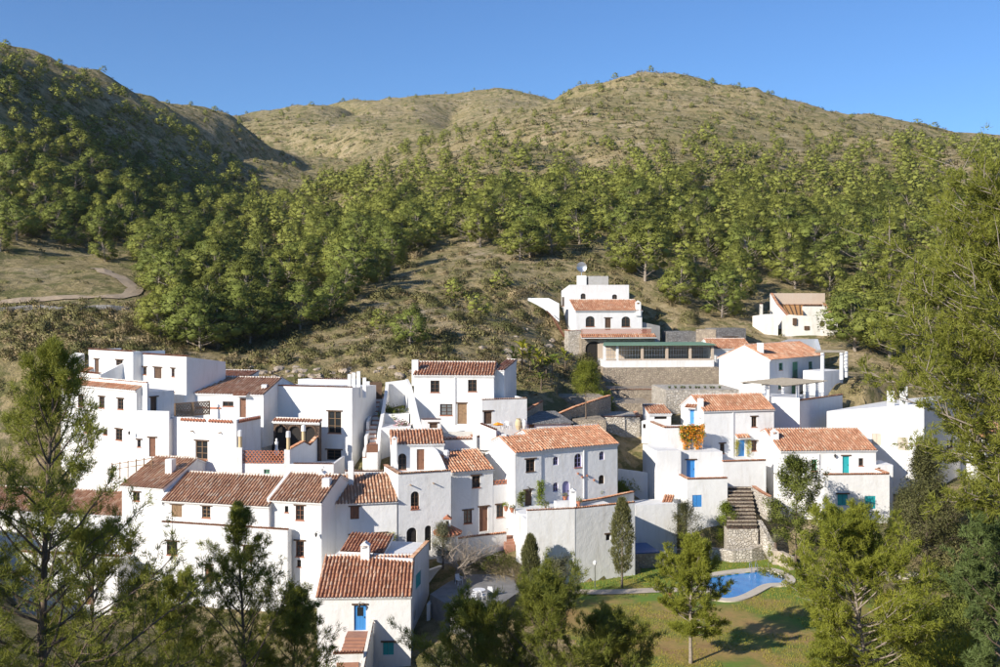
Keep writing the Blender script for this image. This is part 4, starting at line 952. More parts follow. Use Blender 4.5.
# R: nearest house, below the village
h = House('white_house', P(365, 640, 81), 'white cottage with red ribbed roof, blue door and outside stair, lowest in the village')
vR = Vol(h, 317, 81, 410.8, 2, 597.2, 668, 5.2, ('shed', 557.4, RD), [
    ('F', 354, 604.8, 366, 630.5, 'd', {'c': 'paint_blue', 'pane': True}), ('F', 383, 642, 393.7, 655, 's', {'c': 'paint_teal'})])
vR2 = Vol(h, 332, 86.5, 412.6, -9, 555.5, 650, 6.2, ('flat', 0.1, 'FR', None), [('R', 415.8, 572.4, 421, 587, 's', {'c': 'paint_teal', 'lintel': False}), ('R', 413.6, 610.5, 416.2, 622, 'o', NL)])
coping(h, vR2.pt(vR2.W-0.12, 0.2, vR2.zt), vR2.pt(vR2.W-0.12, 6.0, vR2.zt), 'tile_brown', 0.35)
q = [vR2.pt(0.3, 1.2, vR2.zt+0.05), vR2.pt(4.3, 1.2, vR2.zt+0.05), vR2.pt(4.3, 4.5, vR2.zt+0.9), vR2.pt(0.3, 4.5, vR2.zt+0.9)]
mb = MB(); mb.hexa([p-UP*0.3 for p in q]+q); rf = h.add(mb, 'rear_roof', 'plaster'); tile_obj('roof_tiles', [[p+UP*.005 for p in q]], RD, rf, h.org)
chimney(h, 365.5, 541.5, 558, 86.0, 0.75, 0)
s_, Yh = vR.hit(368, vR.PL, vR.u); zl = (300-631)/1000*81
# landing, steps and the coped stair wall coming towards the camera
mb = MB(); mb.box((vR.PL.x+3.35, 80.2, zl-1.5), 0.85, 0.78, 1.5); h.add(mb, 'landing', 'terracotta_floor')
for k in range(7):
    mb = MB(); mb.box((vR.PL.x+3.35-0.05*k, 79.25-0.32*k, zl-0.17*(k+1)-1.0), 0.85, 0.16, 1.0); h.add(mb, 'step', 'terracotta_floor')
p0 = Vector((vR.PL.x+4.35, 80.95, zl+0.75)); p1 = Vector((vR.PL.x+4.15, 76.6, zl-1.55)); o_ = Vector((0.24, 0, 0))
mb = MB(); mb.hexa([Vector((p1.x, p1.y, zl-4.5)), Vector((p1.x, p1.y, zl-4.5))+o_, Vector((p0.x, p0.y, zl-4.5))+o_, Vector((p0.x, p0.y, zl-4.5)), p1, p1+o_, p0+o_, p0]); h.add(mb, 'stair_wall', 'plaster')
for k in range(11):
    t_ = (k+0.5)/11; c = p0.lerp(p1, t_)+o_/2+UP*0.09; mb = MB(); mb.box(c, 0.15, 0.12, 0.07); h.add(mb, 'coping_tile', 'brick_paint')
c = p0.lerp(p1, 0.5)+o_/2+UP*0.22; mb = MB(); mb.hexa([p1+UP*.16, p1+o_+UP*.16, p0+o_+UP*.16, p0+UP*.16, p1+UP*.24, p1+o_+UP*.24, p0+o_+UP*.24, p0+UP*.24]); h.add(mb, 'coping', 'plaster_old')
vRs = Vol(h, 333, 77.2, 363.5, 4, 654, 700, 1.6, ('flat', 0.3, 'F', OR)); lamp_bracket(h, vR, 360, 602)
panel(h, [(427.5, 571, 92.6), (438, 567.5, 94.0), (451, 563, 95.5), (456, 560, 96)], 590, 0.35)
panel(h, [(430, 604.5, 86.4), (436, 596.5, 88.5), (447, 590.5, 90.8), (458, 585.5, 93)], 612, 0.3)

# S: the tall retaining wall of the upper terrace
h = House('retaining_wall', P(570, 578, 94), 'tall whitewashed retaining wall above the lawn, coped with thin tiles', 'wall')
vS1 = Vol(h, 527, 92.5, 575, 12, 511, 584, 9.0, ('flat', 0.9, 'F', None), [('F', 547, 563, 555, 571, 'o')])
vS2 = Vol(h, 575.1, 93.5, 635, 25, 508.8, 574, 6.5, ('flat', 0.9, 'F', None), [('F', 606, 534, 610.5, 540.5, 'o')])
vS0 = Vol(h, 516, 95.4, 527.4, -38, 513, 560, 3.5, None, [('F', 519.5, 516, 522, 534, 's', {'c': 'shutter_beige', 'lintel': False})])
for v in (vS1, vS2): coping(h, v.pt(0, .12, v.zt), v.pt(v.W, .12, v.zt), OR, 0.3)
panel(h, [(556, 501.5, 97.4), (571, 501, 98.0)], 510, 0.5); chimney(h, 573, 488.5, 509, 96.8, 0.55, 0)
panel(h, [(577, 503.0, 99.0), (600, 499.5, 101.5), (634, 492.5, 105.5)], 506, 0.25, m='plaster_old', cop=OR)

# the round well house
h = House('well_house', P(447, 550, 93.5), 'small round white well house with conical tiled roof and bell cot', 'well')
c = P(447.5, 533, 93.6); mb = MB(); mb.lathe((c.x, c.y, 0), [(1.0, c.z-2.6), (0.98, c.z)], 16); h.add(mb, 'wall', 'plaster')
mb = MB(); mb.lathe((c.x, c.y, c.z), [(1.32, -0.06), (1.30, 0.0), (0.15, 0.72)], 16); rf = h.add(mb, 'roof', 'brick_paint')
for k in range(18):
    th = 2*math.pi*k/18; d_ = Vector((math.cos(th), math.sin(th), 0)); mb = MB()
    mb.tube([Vector((c.x, c.y, c.z+0.06))+d_*1.34, Vector((c.x, c.y, c.z+0.76))+d_*0.16], [0.11, 0.05], 6); h.add(mb, 'tile', 'tile_red' if k % 3 else 'brick_paint', rf)
mb = MB(); mb.box((c.x, c.y, c.z+1.0), 0.3, 0.3, 0.35); bc = h.add(mb, 'bell_cot', 'plaster')
mb = MB(); mb.add([Vector((c.x+x, c.y+y, c.z+z)) for x, y, z in ((-.42, -.4, 1.35), (.42, -.4, 1.35), (.42, .4, 1.35), (-.42, .4, 1.35), (0, -.4, 1.68), (0, .4, 1.68))], [(0, 1, 4), (2, 3, 5), (1, 2, 5, 4), (3, 0, 4, 5), (3, 2, 1, 0)]); h.add(mb, 'bell_roof', 'brick_paint', bc)
mb = MB(); mb.box((c.x, c.y-0.3, c.z+1.02), 0.13, 0.02, 0.2); h.add(mb, 'bell_opening', 'dark_inside', bc)
# ------------------------------------------------------------------ terrain
def vnoise(x, y, seed=0):
    xi = np.floor(x).astype(np.int64); yi = np.floor(y).astype(np.int64); xf = x-xi; yf = y-yi
    def hsh(a, b):
        v = (a*374761393 + b*668265263 + seed*1442695041) & 0x7fffffff
        v = ((v ^ (v >> 13))*1274126177) & 0x7fffffff
        return ((v ^ (v >> 16)) & 0xffff)/65535.0
    u = xf*xf*(3-2*xf); v = yf*yf*(3-2*yf)
    return (hsh(xi, yi)*(1-u)+hsh(xi+1, yi)*u)*(1-v) + (hsh(xi, yi+1)*(1-u)+hsh(xi+1, yi+1)*u)*v
def fbm(x, y, oct_=4, seed=0):
    r = 0; a = 0.5
    for k in range(oct_): r = r + a*(vnoise(x, y, seed+k)-0.5); x = x*2.03; y = y*2.03; a *= 0.5
    return r

# (px, py, distance): ground seen at that picture point, distance judged from the tree and house sizes around it
CP = [
 (0,305,142),(70,302,141),(140,303,140),(0,321,138),(140,318,137),(0,268,166),(100,268,165),(0,348,125),(100,348,124),(60,356,118),(180,350,128),
 (0,236,182),(100,236,195),(180,253,192),(0,150,226),(100,150,282),(180,173,332),(0,43,300),(50,61,345),(100,84,400),(150,104,460),(200,114.5,520),
 (235,350,135),(250,295,190),(270,255,250),(288,222,330),(303,195,430),(308,182,520),(235,150,450),(268,168,460),(232,124,530),
 (262,138,640),(300,168,600),(240,117,760),(280,113,780),(330,102,800),(375,97.5,820),(440,94,830),(490,92.5,840),(525,95,845),(600,110,900),
 (300,142,1150),(600,130,1150),(900,165,1150),(0,140,1100),(330,128,690),(450,128,730),
 (330,335,138),(330,282,180),(340,235,250),(360,192,340),(380,168,430),(330,184,480),(400,133,560),(450,116,620),(350,160,560),
 (420,350,124),(430,305,152),(450,262,185),(470,222,240),(480,182,320),(490,150,400),(510,124,490),(525,99,560),(480,120,580),
 (560,91,560),(600,81,560),(640,69,560),(680,71,560),(720,81,550),(800,99,540),(850,114,530),(900,128,520),(940,140,510),(1000,143,510),(1100,150,510),
 (640,125,720),(780,140,720),(940,170,720),
 (540,330,150),(540,290,165),(600,272,176),(600,240,206),(600,200,265),(600,160,350),(600,120,440),(670,300,172),
 (720,296,180),(720,245,222),(720,202,280),(720,160,360),(700,112,460),(760,333,163),(835,333,163),(800,300,178),
 (850,345,152),(830,285,190),(830,232,240),(830,182,320),(830,142,430),(870,380,128),
 (950,345,150),(950,285,185),(950,225,250),(950,172,360),(930,503,107),(985,503,104),
 (1050,470,98),(1200,260,160),(1200,200,300),(1300,350,80),(1400,250,400),(1200,150,700),

 (520,365,125),(560,380,123),(590,372,130),(560,350,138),
 (900,560,96),(960,578,88),(890,585,86),
]
DP = [(0, 0, -1.8), (-40, 0, -2), (40, 0, -2), (0, 14, -9), (-14, 32, -15.5), (20, 34, -13.5), (34, 34, -9), (-40, 40, -16), (0, 34, -19.5), (-11, 42, -21), (3, 46, -25), (14, 52, -27), (22, 55, -26.5), (36, 60, -20), (44, 75, -22),
      (-30, 62, -23), (-12, 66, -30), (-5, 76, -29.5), (-16, 74, -29), (8, 62, -28), (15, 66, -27.2), (27, 68, -26.8), (33, 84, -26.6), (20, 86, -26.7), (10, 80, -27), (1, 84, -27.2), (-5, 87, -27), (-4, 91, -26.2), (37, 93, -25.6), (28, 106, -25.2), (22, 104, -26.3),
      (-157, 255, 80), (-152, 200, 60), (-142, 150, 30), (-120, 110, -2), (-200, 300, 84), (-200, 220, 50), (-220, 420, 95), (-240, 520, 100), (-300, 300, 70), (-300, 150, 20), (-400, 600, 110), (-100, 90, -10), (-90, 60, -12),
      (-55, 90, -17), (-60, 120, -12), (-34, 80, -26)]
cp = [tuple(P(*c)) for c in CP] + DP
for (PL, u, w, W, D, top, zb) in VOLS:
    c = PL + u*(W/2) + w*0.5; cp.append((c.x, c.y, zb-0.1))
    if PL.y < 160: c = PL + u*(W/2) + w*(D*0.9); cp.append((c.x, c.y, min(zb+0.9, top-0.8)))
cp = np.array(cp)
keep = []                                  # thin out points that nearly coincide
for i in range(len(cp)):
    if all((cp[i, 0]-cp[j, 0])**2+(cp[i, 1]-cp[j, 1])**2 > 2.0 for j in keep): keep.append(i)
cp = cp[keep]
d = np.hypot(cp[:, 0][:, None]-cp[:, 0], cp[:, 1][:, None]-cp[:, 1])
wts = np.linalg.solve(-d - 0.0*np.eye(len(cp)) + 0.6*np.eye(len(cp)), cp[:, 2] - (-10))
LAWN_Z = -26.5
LAWN = np.array([(3.4, 90.0), (2.2, 93.0), (8, 94.0), (13.6, 97.0), (14.0, 104), (20, 105.5), (27, 104.5), (30.5, 99.5), (34, 93), (33, 84), (29, 76), (21, 69), (11, 70), (6, 77), (3.6, 84)])
POOLPX = [(707,578),(728,574.4),(742,572.7),(752,572),(764,570.3),(776,572.7),(784.4,578),(785.5,581.6),(782,584),(771,584),(761.5,585.6),(752,591),(742,596),(733,598.8),(724,599.5),(714,597),(708,591),(705.5,584)]
POOL = np.array([((px-500)/1000*(26.5*1000/(py-300)), 26.5*1000/(py-300)) for px, py in POOLPX])
def smooth_poly(p, n=3):
    for _ in range(n):
        q = np.roll(p, -1, 0); p = np.stack([p*0.75+q*0.25, p*0.25+q*0.75], 1).reshape(-1, 2)
    return p
POOL = smooth_poly(POOL, 2)
def inside(poly, x, y):
    r = np.zeros(np.shape(x), bool); n = len(poly)
    for i in range(n):
        x0, y0 = poly[i]; x1, y1 = poly[(i+1) % n]
        c = ((y0 > y) != (y1 > y)); with_ = (x1-x0)*(y-y0)/((y1-y0) if y1 != y0 else 1e-9)+x0
        r ^= c & (x < with_)
    return r
def hz(x, y):
    x = np.atleast_1d(np.asarray(x, float)); y = np.atleast_1d(np.asarray(y, float)); z = np.full(x.shape, -10.0)
    for i in range(len(cp)): z -= wts[i]*np.hypot(x-cp[i, 0], y-cp[i, 1])
    amp = np.clip((y-165)/350, 0, 1)
    rd = 1-np.abs(2*vnoise(x/75+3.1, y/110+1.7, 17)-1)
    z += amp*(22*fbm(x/90, y/90, 5, 3) - 11*(rd**3-0.25) + 5*fbm(x/22, y/22, 4, 13)) + np.clip((y-118)/40, 0, 1)*(2.4*fbm(x/13, y/13, 4, 9)) + 0.5*fbm(x/3.0, y/3.0, 3, 5)*np.clip((y-105)/30, 0.15, 1)
    for (PL, u, w, W, D, top, zb) in VOLS:
        rx = x-PL.x; ry = y-PL.y; a = rx*u.x+ry*u.y; d_ = rx*w.x+ry*w.y
        z = np.where((a > -0.3) & (a < W+0.3) & (d_ > -0.3) & (d_ < D+0.2), np.minimum(z, top-0.5), z)
        z = np.where((a > -0.6) & (a < W+0.6) & (d_ > -2.2) & (d_ <= 0.0), np.minimum(z, zb-0.05), z)
    z = np.where(inside(LAWN, x, y), np.minimum(z, LAWN_Z-0.25), z)
    z = np.where(inside(POOL, x, y), -29.5, z)
    return z
pxs = np.concatenate([np.linspace(-900, -20, 45), np.linspace(-10, 1010, 300), np.linspace(1020, 1900, 45)])
ys = np.concatenate([np.linspace(1, 60, 36)[:-1], np.linspace(60, 175, 175)[:-1], np.geomspace(175, 1500, 165)])
GX = (pxs[:, None]-500)/1000*ys[None, :]; GY = np.broadcast_to(ys[None, :], GX.shape)
GX = GX + 0*GY
GZ = hz(GX.ravel(), GY.ravel()).reshape(GX.shape)
nc, nr = GX.shape
idx = np.arange(nc*nr).reshape(nc, nr)
fc = np.stack([idx[:-1, :-1], idx[1:, :-1], idx[1:, 1:], idx[:-1, 1:]], -1).reshape(-1, 4)
me = fast_mesh('hillside', np.stack([GX, GY, GZ], -1).reshape(-1, 3), fc, [M['hillside']]); me.polygons.foreach_set('use_smooth', [True]*len(me.polygons))
tag(link_mesh('hillside', me), 'brown scrubby hillside rising behind the village', None, None, 'structure')
GPY = 300-1000*GZ/GY
VIS = np.minimum.accumulate(GPY, axis=1)
def ground(px, py):
    """terrain point seen at a picture point (None for sky)"""
    i = int(np.clip(np.searchsorted(pxs, px), 1, nc-1)); t_ = (px-pxs[i-1])/(pxs[i]-pxs[i-1]); i = i if t_ > 0.5 else i-1
    j0 = 36; j = int(np.argmax(GPY[i, j0:] <= py)) + j0
    if GPY[i, j] > py: return None
    Y = ys[j]; x = (px-500)/1000*Y
    return Vector((x, Y, float(GZ[i, j])))
def hzz(x, y): return float(hz([x], [y])[0])

# lawn, path, pool
gx, gy = np.meshgrid(np.arange(1.5, 35, 0.4), np.arange(68, 107, 0.4), indexing='ij')
gz = LAWN_Z + 0.10*fbm(gx/2.5, gy/2.5, 3, 2)
ii = np.arange(gx.size).reshape(gx.shape); cxm = gx[:-1, :-1]+0.2; cym = gy[:-1, :-1]+0.2
sel = inside(LAWN, cxm, cym) & ~inside(POOL, cxm, cym)
fc = np.stack([ii[:-1, :-1], ii[1:, :-1], ii[1:, 1:], ii[:-1, 1:]], -1)[sel]
link_mesh('lawn', fast_mesh('lawn', np.stack([gx, gy, gz], -1).reshape(-1, 3), fc, [M['lawn_ground']]), None, 'structure')
rg = np.random.default_rng(5); n = 60000
bx_, by_ = rg.uniform(2, 34, n), rg.uniform(69, 106, n)
ok = inside(LAWN, bx_, by_) & ~inside(POOL*1.0, bx_, by_)
ok &= (fbm(bx_/6, by_/6, 4, 21) + np.clip((by_-90)/14, -0.10, 0.3) > -0.10); bx_, by_ = bx_[ok], by_[ok]; n = len(bx_)
def keep_off(x, y):
    cpl = POOL.mean(0); q = cpl + (POOL-cpl)*1.28
    return ~inside(q, x, y) & ~((np.abs(y-(90.9+0.03*(x-12))) < 1.0) & (x < 19))
ok = keep_off(bx_, by_); bx_, by_ = bx_[ok], by_[ok]; n = len(bx_)
an = rg.uniform(0, 6.28, n); hh = rg.uniform(0.05, 0.16, n); wv = 0.035
co = np.zeros((n, 3, 3)); zz = LAWN_Z + 0.10*fbm(bx_/2.5, by_/2.5, 3, 2) - 0.01
co[:, 0] = np.stack([bx_-wv*np.cos(an), by_-wv*np.sin(an), zz], -1); co[:, 1] = np.stack([bx_+wv*np.cos(an), by_+wv*np.sin(an), zz], -1)
co[:, 2] = np.stack([bx_+0.06*np.sin(an), by_+0.06*np.cos(an*2), zz+hh], -1)
link_mesh('lawn_grass', tag_m := fast_mesh('lawn_grass', co.reshape(-1, 3), np.arange(3*n).reshape(-1, 3), [M['grass']]), None, 'stuff')
tag(bpy.data.objects['lawn_grass'], 'short green and straw lawn grass round the pool', 'grass')
mb = MB(); prev = None
for k in range(15):
    x = 6.0+k*0.95; yc = 90.9+0.03*(x-12)+0.25*math.sin(x*0.5); a, b2 = Vector((x, yc-0.75, LAWN_Z+0.075)), Vector((x, yc+0.7, LAWN_Z+0.075))
    if prev: mb.quad(prev[0], a, b2, prev[1])
    prev = (a, b2)
mb.build('path', 'path_stone', kind='structure')

h = House('swimming_pool', (POOL.mean(0)[0], POOL.mean(0)[1], LAWN_Z), 'kidney-shaped blue swimming pool with pale stone rim on the lawn', 'pool')
cpl = POOL.mean(0); n = len(POOL)
tang = np.roll(POOL, -1, 0)-np.roll(POOL, 1, 0); nrm = np.stack([tang[:, 1], -tang[:, 0]], -1); nrm /= np.linalg.norm(nrm, axis=1)[:, None]
if np.dot(nrm[0], POOL[0]-cpl) < 0: nrm = -nrm
OUT = POOL + nrm*0.95
mb = MB()
for k in range(n):
    k2 = (k+1) % n; a, b2, c_, e = [Vector((p[0], p[1], LAWN_Z+0.12)) for p in (POOL[k], POOL[k2], OUT[k2], OUT[k])]
    mb.quad(a, b2, c_, e); mb.quad(e, c_, c_-UP*.5, e-UP*.5); mb.quad(b2, a, a-UP*.25, b2-UP*.25)
h.add(mb, 'rim', 'pool_coping', fix=True)
mb = MB()
for k in range(n):
    k2 = (k+1) % n; a, b2 = Vector((*POOL[k], LAWN_Z-0.13)), Vector((*POOL[k2], LAWN_Z-0.13)); mb.quad(a, b2, b2-UP*0.75, a-UP*0.75)
mb.poly([Vector((*p, LAWN_Z-0.88)) for p in POOL]); h.add(mb, 'basin', 'pool_tile')
mb = MB(); wp = [Vector((*(cpl+(p-cpl)*1.002), LAWN_Z-0.08)) for p in POOL]; ar = sum(wp[i-1].x*wp[i].y-wp[i].x*wp[i-1].y for i in range(len(wp))); mb.poly(wp if ar > 0 else wp[::-1]); h.add(mb, 'water', 'pool_water')
mb = MB(); lx, ly = P(751, 571, 97.4).x, 97.2
for dx in (0.0, 0.55):
    pts_ = [Vector((lx+dx, ly+0.75, LAWN_Z+0.1)), Vector((lx+dx, ly+0.7, LAWN_Z+0.75)), Vector((lx+dx, ly+0.35, LAWN_Z+1.0)), Vector((lx+dx, ly-0.05, LAWN_Z+0.75)), Vector((lx+dx, ly-0.1, LAWN_Z-1.0))]
    mb.tube(pts_, 0.035, 7)
for zz_ in (-0.2, -0.5): mb.tube([Vector((lx, ly-0.1, LAWN_Z+zz_)), Vector((lx+.55, ly-0.1, LAWN_Z+zz_))], 0.03, 6)
h.add(mb, 'ladder', 'metal_pale')

# raised stone tank with blue cover, low stone walls behind the lawn
h = House('water_tank', P(648, 566, 99.5), 'raised stone water tank with a dark blue cover beside the tall retaining wall', 'tank')
vW = Vol(h, 634.5, 98.6, 661.5, 12, 554.5, 567, 4.2, None, m='stone_tan', carve=False)
mb = MB(); mb.fbox(vW.frames['F'], 0.12, vW.W-0.12, 0.15, 4.0, vW.zt+0.004, vW.zt+0.10); h.add(mb, 'cover', 'tarp_blue')
mb = MB(); c = vW.pt(vW.W+0.35, 0.3, 0); mb.box((c.x, c.y, vW.zt-0.6), 0.33, 0.35, 0.75, 0.2); h.add(mb, 'pillar', 'stone_white')
h = House('stone_wall', P(735, 556, 103), 'low curved rubble wall edging the lawn below the stairway', 'wall')
panel(h, [(694, 545, 103.4), (712, 548.5, 102.0), (733, 551, 101.0), (752, 549, 101.2), (776, 541, 103.0)], 560, 0.6, m='stone_white', deep=1.2)
panel(h, [(735, 536, 104.6), (752, 539, 103.8), (768, 538, 104)], 552, 0.6, m='stone_white', deep=1.2)
panel(h, [(664, 552, 104.6), (690, 548, 104.2)], 560, 0.5, m='stone_tan', deep=1.2)
panel(h, [(772, 541, 103), (778, 551, 100.0), (790, 557, 98)], 566, 0.5, m='path_stone', deep=1.0)
h = House('stone_wall', P(895, 580, 90), 'mossy low stone wall at the foot of the dark juniper', 'wall')
panel(h, [(875, 572, 92), (895, 572.5, 90.5), (925, 574, 90), (965, 566, 92)], 588, 0.5, m='stone_white', deep=1.2)
h = House('stone_wall', P(70, 312, 184), 'long dry-stone retaining wall below the dirt track on the far left slope', 'wall')
top = []
for k in range(13):
    px = -20+k*14.5; g = ground(px, 309); top.append((px, 306.5+1.4*math.sin(k*1.3)-0.25*k*0.2, g.y-0.6))
panel(h, top, 318, 0.8, m='stone_grey', deep=3.0)
# dirt track winding over the terrace on the far left
trk = [(0, 303), (40, 301), (80, 298), (112, 299), (130, 296), (136, 290), (128, 284), (118, 278), (105, 274), (96, 268)]
pts_ = [ground(*q) for q in trk]; mb = MB(); prev = None
for k in range(len(pts_)-1):
    for s_ in range(6):
        p = pts_[k].lerp(pts_[k+1], s_/6); nx = (pts_[k+1]-pts_[k]); nx.z = 0; nx = Vector((-nx.y, nx.x, 0)).normalized()*1.2
        a, b2 = p+nx, p-nx; a.z = hzz(a.x, a.y)+0.16; b2.z = hzz(b2.x, b2.y)+0.16; mdl = p.copy(); mdl.z = hzz(p.x, p.y)+0.2
        if prev: mb.quad(prev[0], prev[1], mdl, a); mb.quad(prev[1], prev[2], b2, mdl)
        prev = (a, mdl, b2)
mb.build('dirt_track', 'gravel', kind='structure')
# paved terrace beside the cottage
mb = MB()
pav = [P(430, 604, 87), P(447, 590, 90.5), P(460, 585, 92.5), P(480, 580, 94), P(512, 583, 92.6), P(520, 596, 88), P(500, 612, 84), P(470, 618, 82.5), P(445, 612, 84.5)]
zt_ = -25.6
mb.poly([Vector((p.x, p.y, zt_)) for p in pav])
for k in range(len(pav)): a, b2 = pav[k], pav[(k+1) % len(pav)]; mb.quad(Vector((a.x, a.y, zt_)), Vector((b2.x, b2.y, zt_)), Vector((b2.x, b2.y, zt_-2.5)), Vector((a.x, a.y, zt_-2.5)))
mb.build('paved_terrace', 'paving_grey', kind='structure', fix=True)
# ------------------------------------------------------------------ vegetation kit
def unit(v): return v/np.maximum(np.linalg.norm(v, axis=-1, keepdims=True), 1e-9)
def blades(rng, pos_, dir_, n, ln, wd, cone=0.8, up=0.2, spread=0.05, tri=True):
    """n narrow leaves round every position, fanning out about its direction"""
    K = len(pos_); p = np.repeat(pos_, n, 0) + rng.normal(0, spread, (K*n, 3)); dd = np.repeat(dir_, n, 0)
    v = unit(dd + cone*unit(rng.normal(size=(K*n, 3))) + np.array([0, 0, up]))
    sd_ = unit(np.cross(v, unit(rng.normal(size=(K*n, 3))))); L = ln*rng.uniform(0.65, 1.25, (K*n, 1)); Wd = wd*rng.uniform(0.7, 1.2, (K*n, 1))
    if tri:
        co = np.stack([p-sd_*Wd/2, p+sd_*Wd/2, p+v*L], 1)
        return co.reshape(-1, 3), np.arange(K*n*3).reshape(-1, 3)
    m_ = p+v*L*0.5
    co = np.stack([p, m_+sd_*Wd/2, p+v*L, m_-sd_*Wd/2], 1)
    return co.reshape(-1, 3), np.arange(K*n*4).reshape(-1, 4)

def pine(seed, H, R, cb=0.25, nb=34, ntw=6, ntf=5, nbl=9, ln=0.22, wd=0.03, tr=0.16, lean=(0, 0), elev=(5, 55), prof='round', tuftcone=0.85, droop=0.0, gap=0.0, bend=0.05, sides=6, az=None):
    rng = np.random.default_rng(seed); mb = MB(); tp, td = [], []
    K = 10; ph = rng.uniform(0, 6.28, 2)
    def trunk(t_): return np.array([lean[0]*t_ + bend*H*0.3*math.sin(t_*4+ph[0])*t_, lean[1]*t_ + bend*H*0.3*math.sin(t_*3.3+ph[1])*t_, H*0.97*t_])
    mb.tube([Vector(trunk(k/K)-np.array([0, 0, 0.5 if k == 0 else 0])) for k in range(K+1)], [tr*(1-0.88*(k/K))*(1.25 if k == 0 else 1) for k in range(K+1)], sides+1)
    for k in range(nb):
        f = (k+0.5)/nb; f = min(max(f + rng.normal(0, 0.5/nb), 0.01), 0.99)
        if rng.uniform() < gap: continue
        t_ = cb+(1-cb)*f; base = trunk(t_)
        a = k*2.399+rng.normal(0, 0.35) if az is None else rng.uniform(*az)
        pr = {'round': math.sin(math.pi*(0.16+0.80*f))**0.75, 'cone': (1-f)**0.8*0.95+0.06, 'umb': math.sin(math.pi*(0.3+0.62*f))**0.6, 'low': max(0.1, 1-0.75*f)}[prof]
        L = R*pr*rng.uniform(0.7, 1.2)
        el = rad(elev[0]+(elev[1]-elev[0])*f+rng.normal(0, 9))
        d0 = np.array([math.cos(a)*math.cos(el), math.sin(a)*math.cos(el), math.sin(el)])
        q = [base]; n_ = 5; dcur = d0
        for s_ in range(n_):
            dcur = unit(dcur + np.array([0, 0, 0.09-droop]) + rng.normal(0, 0.09, 3)); q.append(q[-1]+dcur*L/n_)
        r0 = max(0.012, tr*0.42*(1-0.6*t_))
        mb.tube([Vector(x) for x in q], [r0*(1-0.82*s_/n_) for s_ in range(n_+1)], sides-1, False)
        q = np.array(q)
        for j in range(ntw):
            s_ = 0.28+0.72*(j+rng.uniform(0, 1))/ntw; ff = min(s_*n_, n_-1e-3); i0 = int(ff); b0 = q[i0]+(q[i0+1]-q[i0])*(ff-i0); bd = unit(q[i0+1]-q[i0])
            sd_ = unit(np.cross(bd, rng.normal(size=3))); sd_[2] *= 0.6
            d1 = unit(bd*0.6+sd_*0.95+np.array([0, 0, 0.22])); l1 = L*rng.uniform(0.18, 0.36)*(1.15-0.55*s_)
            e1 = b0+d1*l1*0.55; d2 = unit(d1+np.array([0, 0, 0.3-droop*1.5])+rng.normal(0, 0.15, 3)); e2 = e1+d2*l1*0.45
            mb.tube([Vector(b0), Vector(e1), Vector(e2)], [r0*0.3, r0*0.2, r0*0.08], 4, False)
            for x in range(ntf):
                g = 0.35+0.65*(x+rng.uniform(0, 1))/ntf
                pp = b0+(e1-b0)*(g/0.55) if g < 0.55 else e1+(e2-e1)*((g-0.55)/0.45)
                tp.append(pp + rng.normal(0, 0.25*ln+0.04*l1, 3)); td.append(unit(d2*0.8+rng.normal(0, 0.5, 3)))
        for x in range(max(2, ntf)):
            g = rng.uniform(0.7, 1.0)*n_; i0 = min(int(g), n_-1); tp.append(q[i0]+(q[i0+1]-q[i0])*(g-i0)); td.append(unit(q[-1]-q[-2]))
    tp = np.array(tp); td = np.array(td)
    co, f = blades(rng, tp, td, nbl, ln, wd, tuftcone, 0.25, ln*0.25)
    return mb, co, f

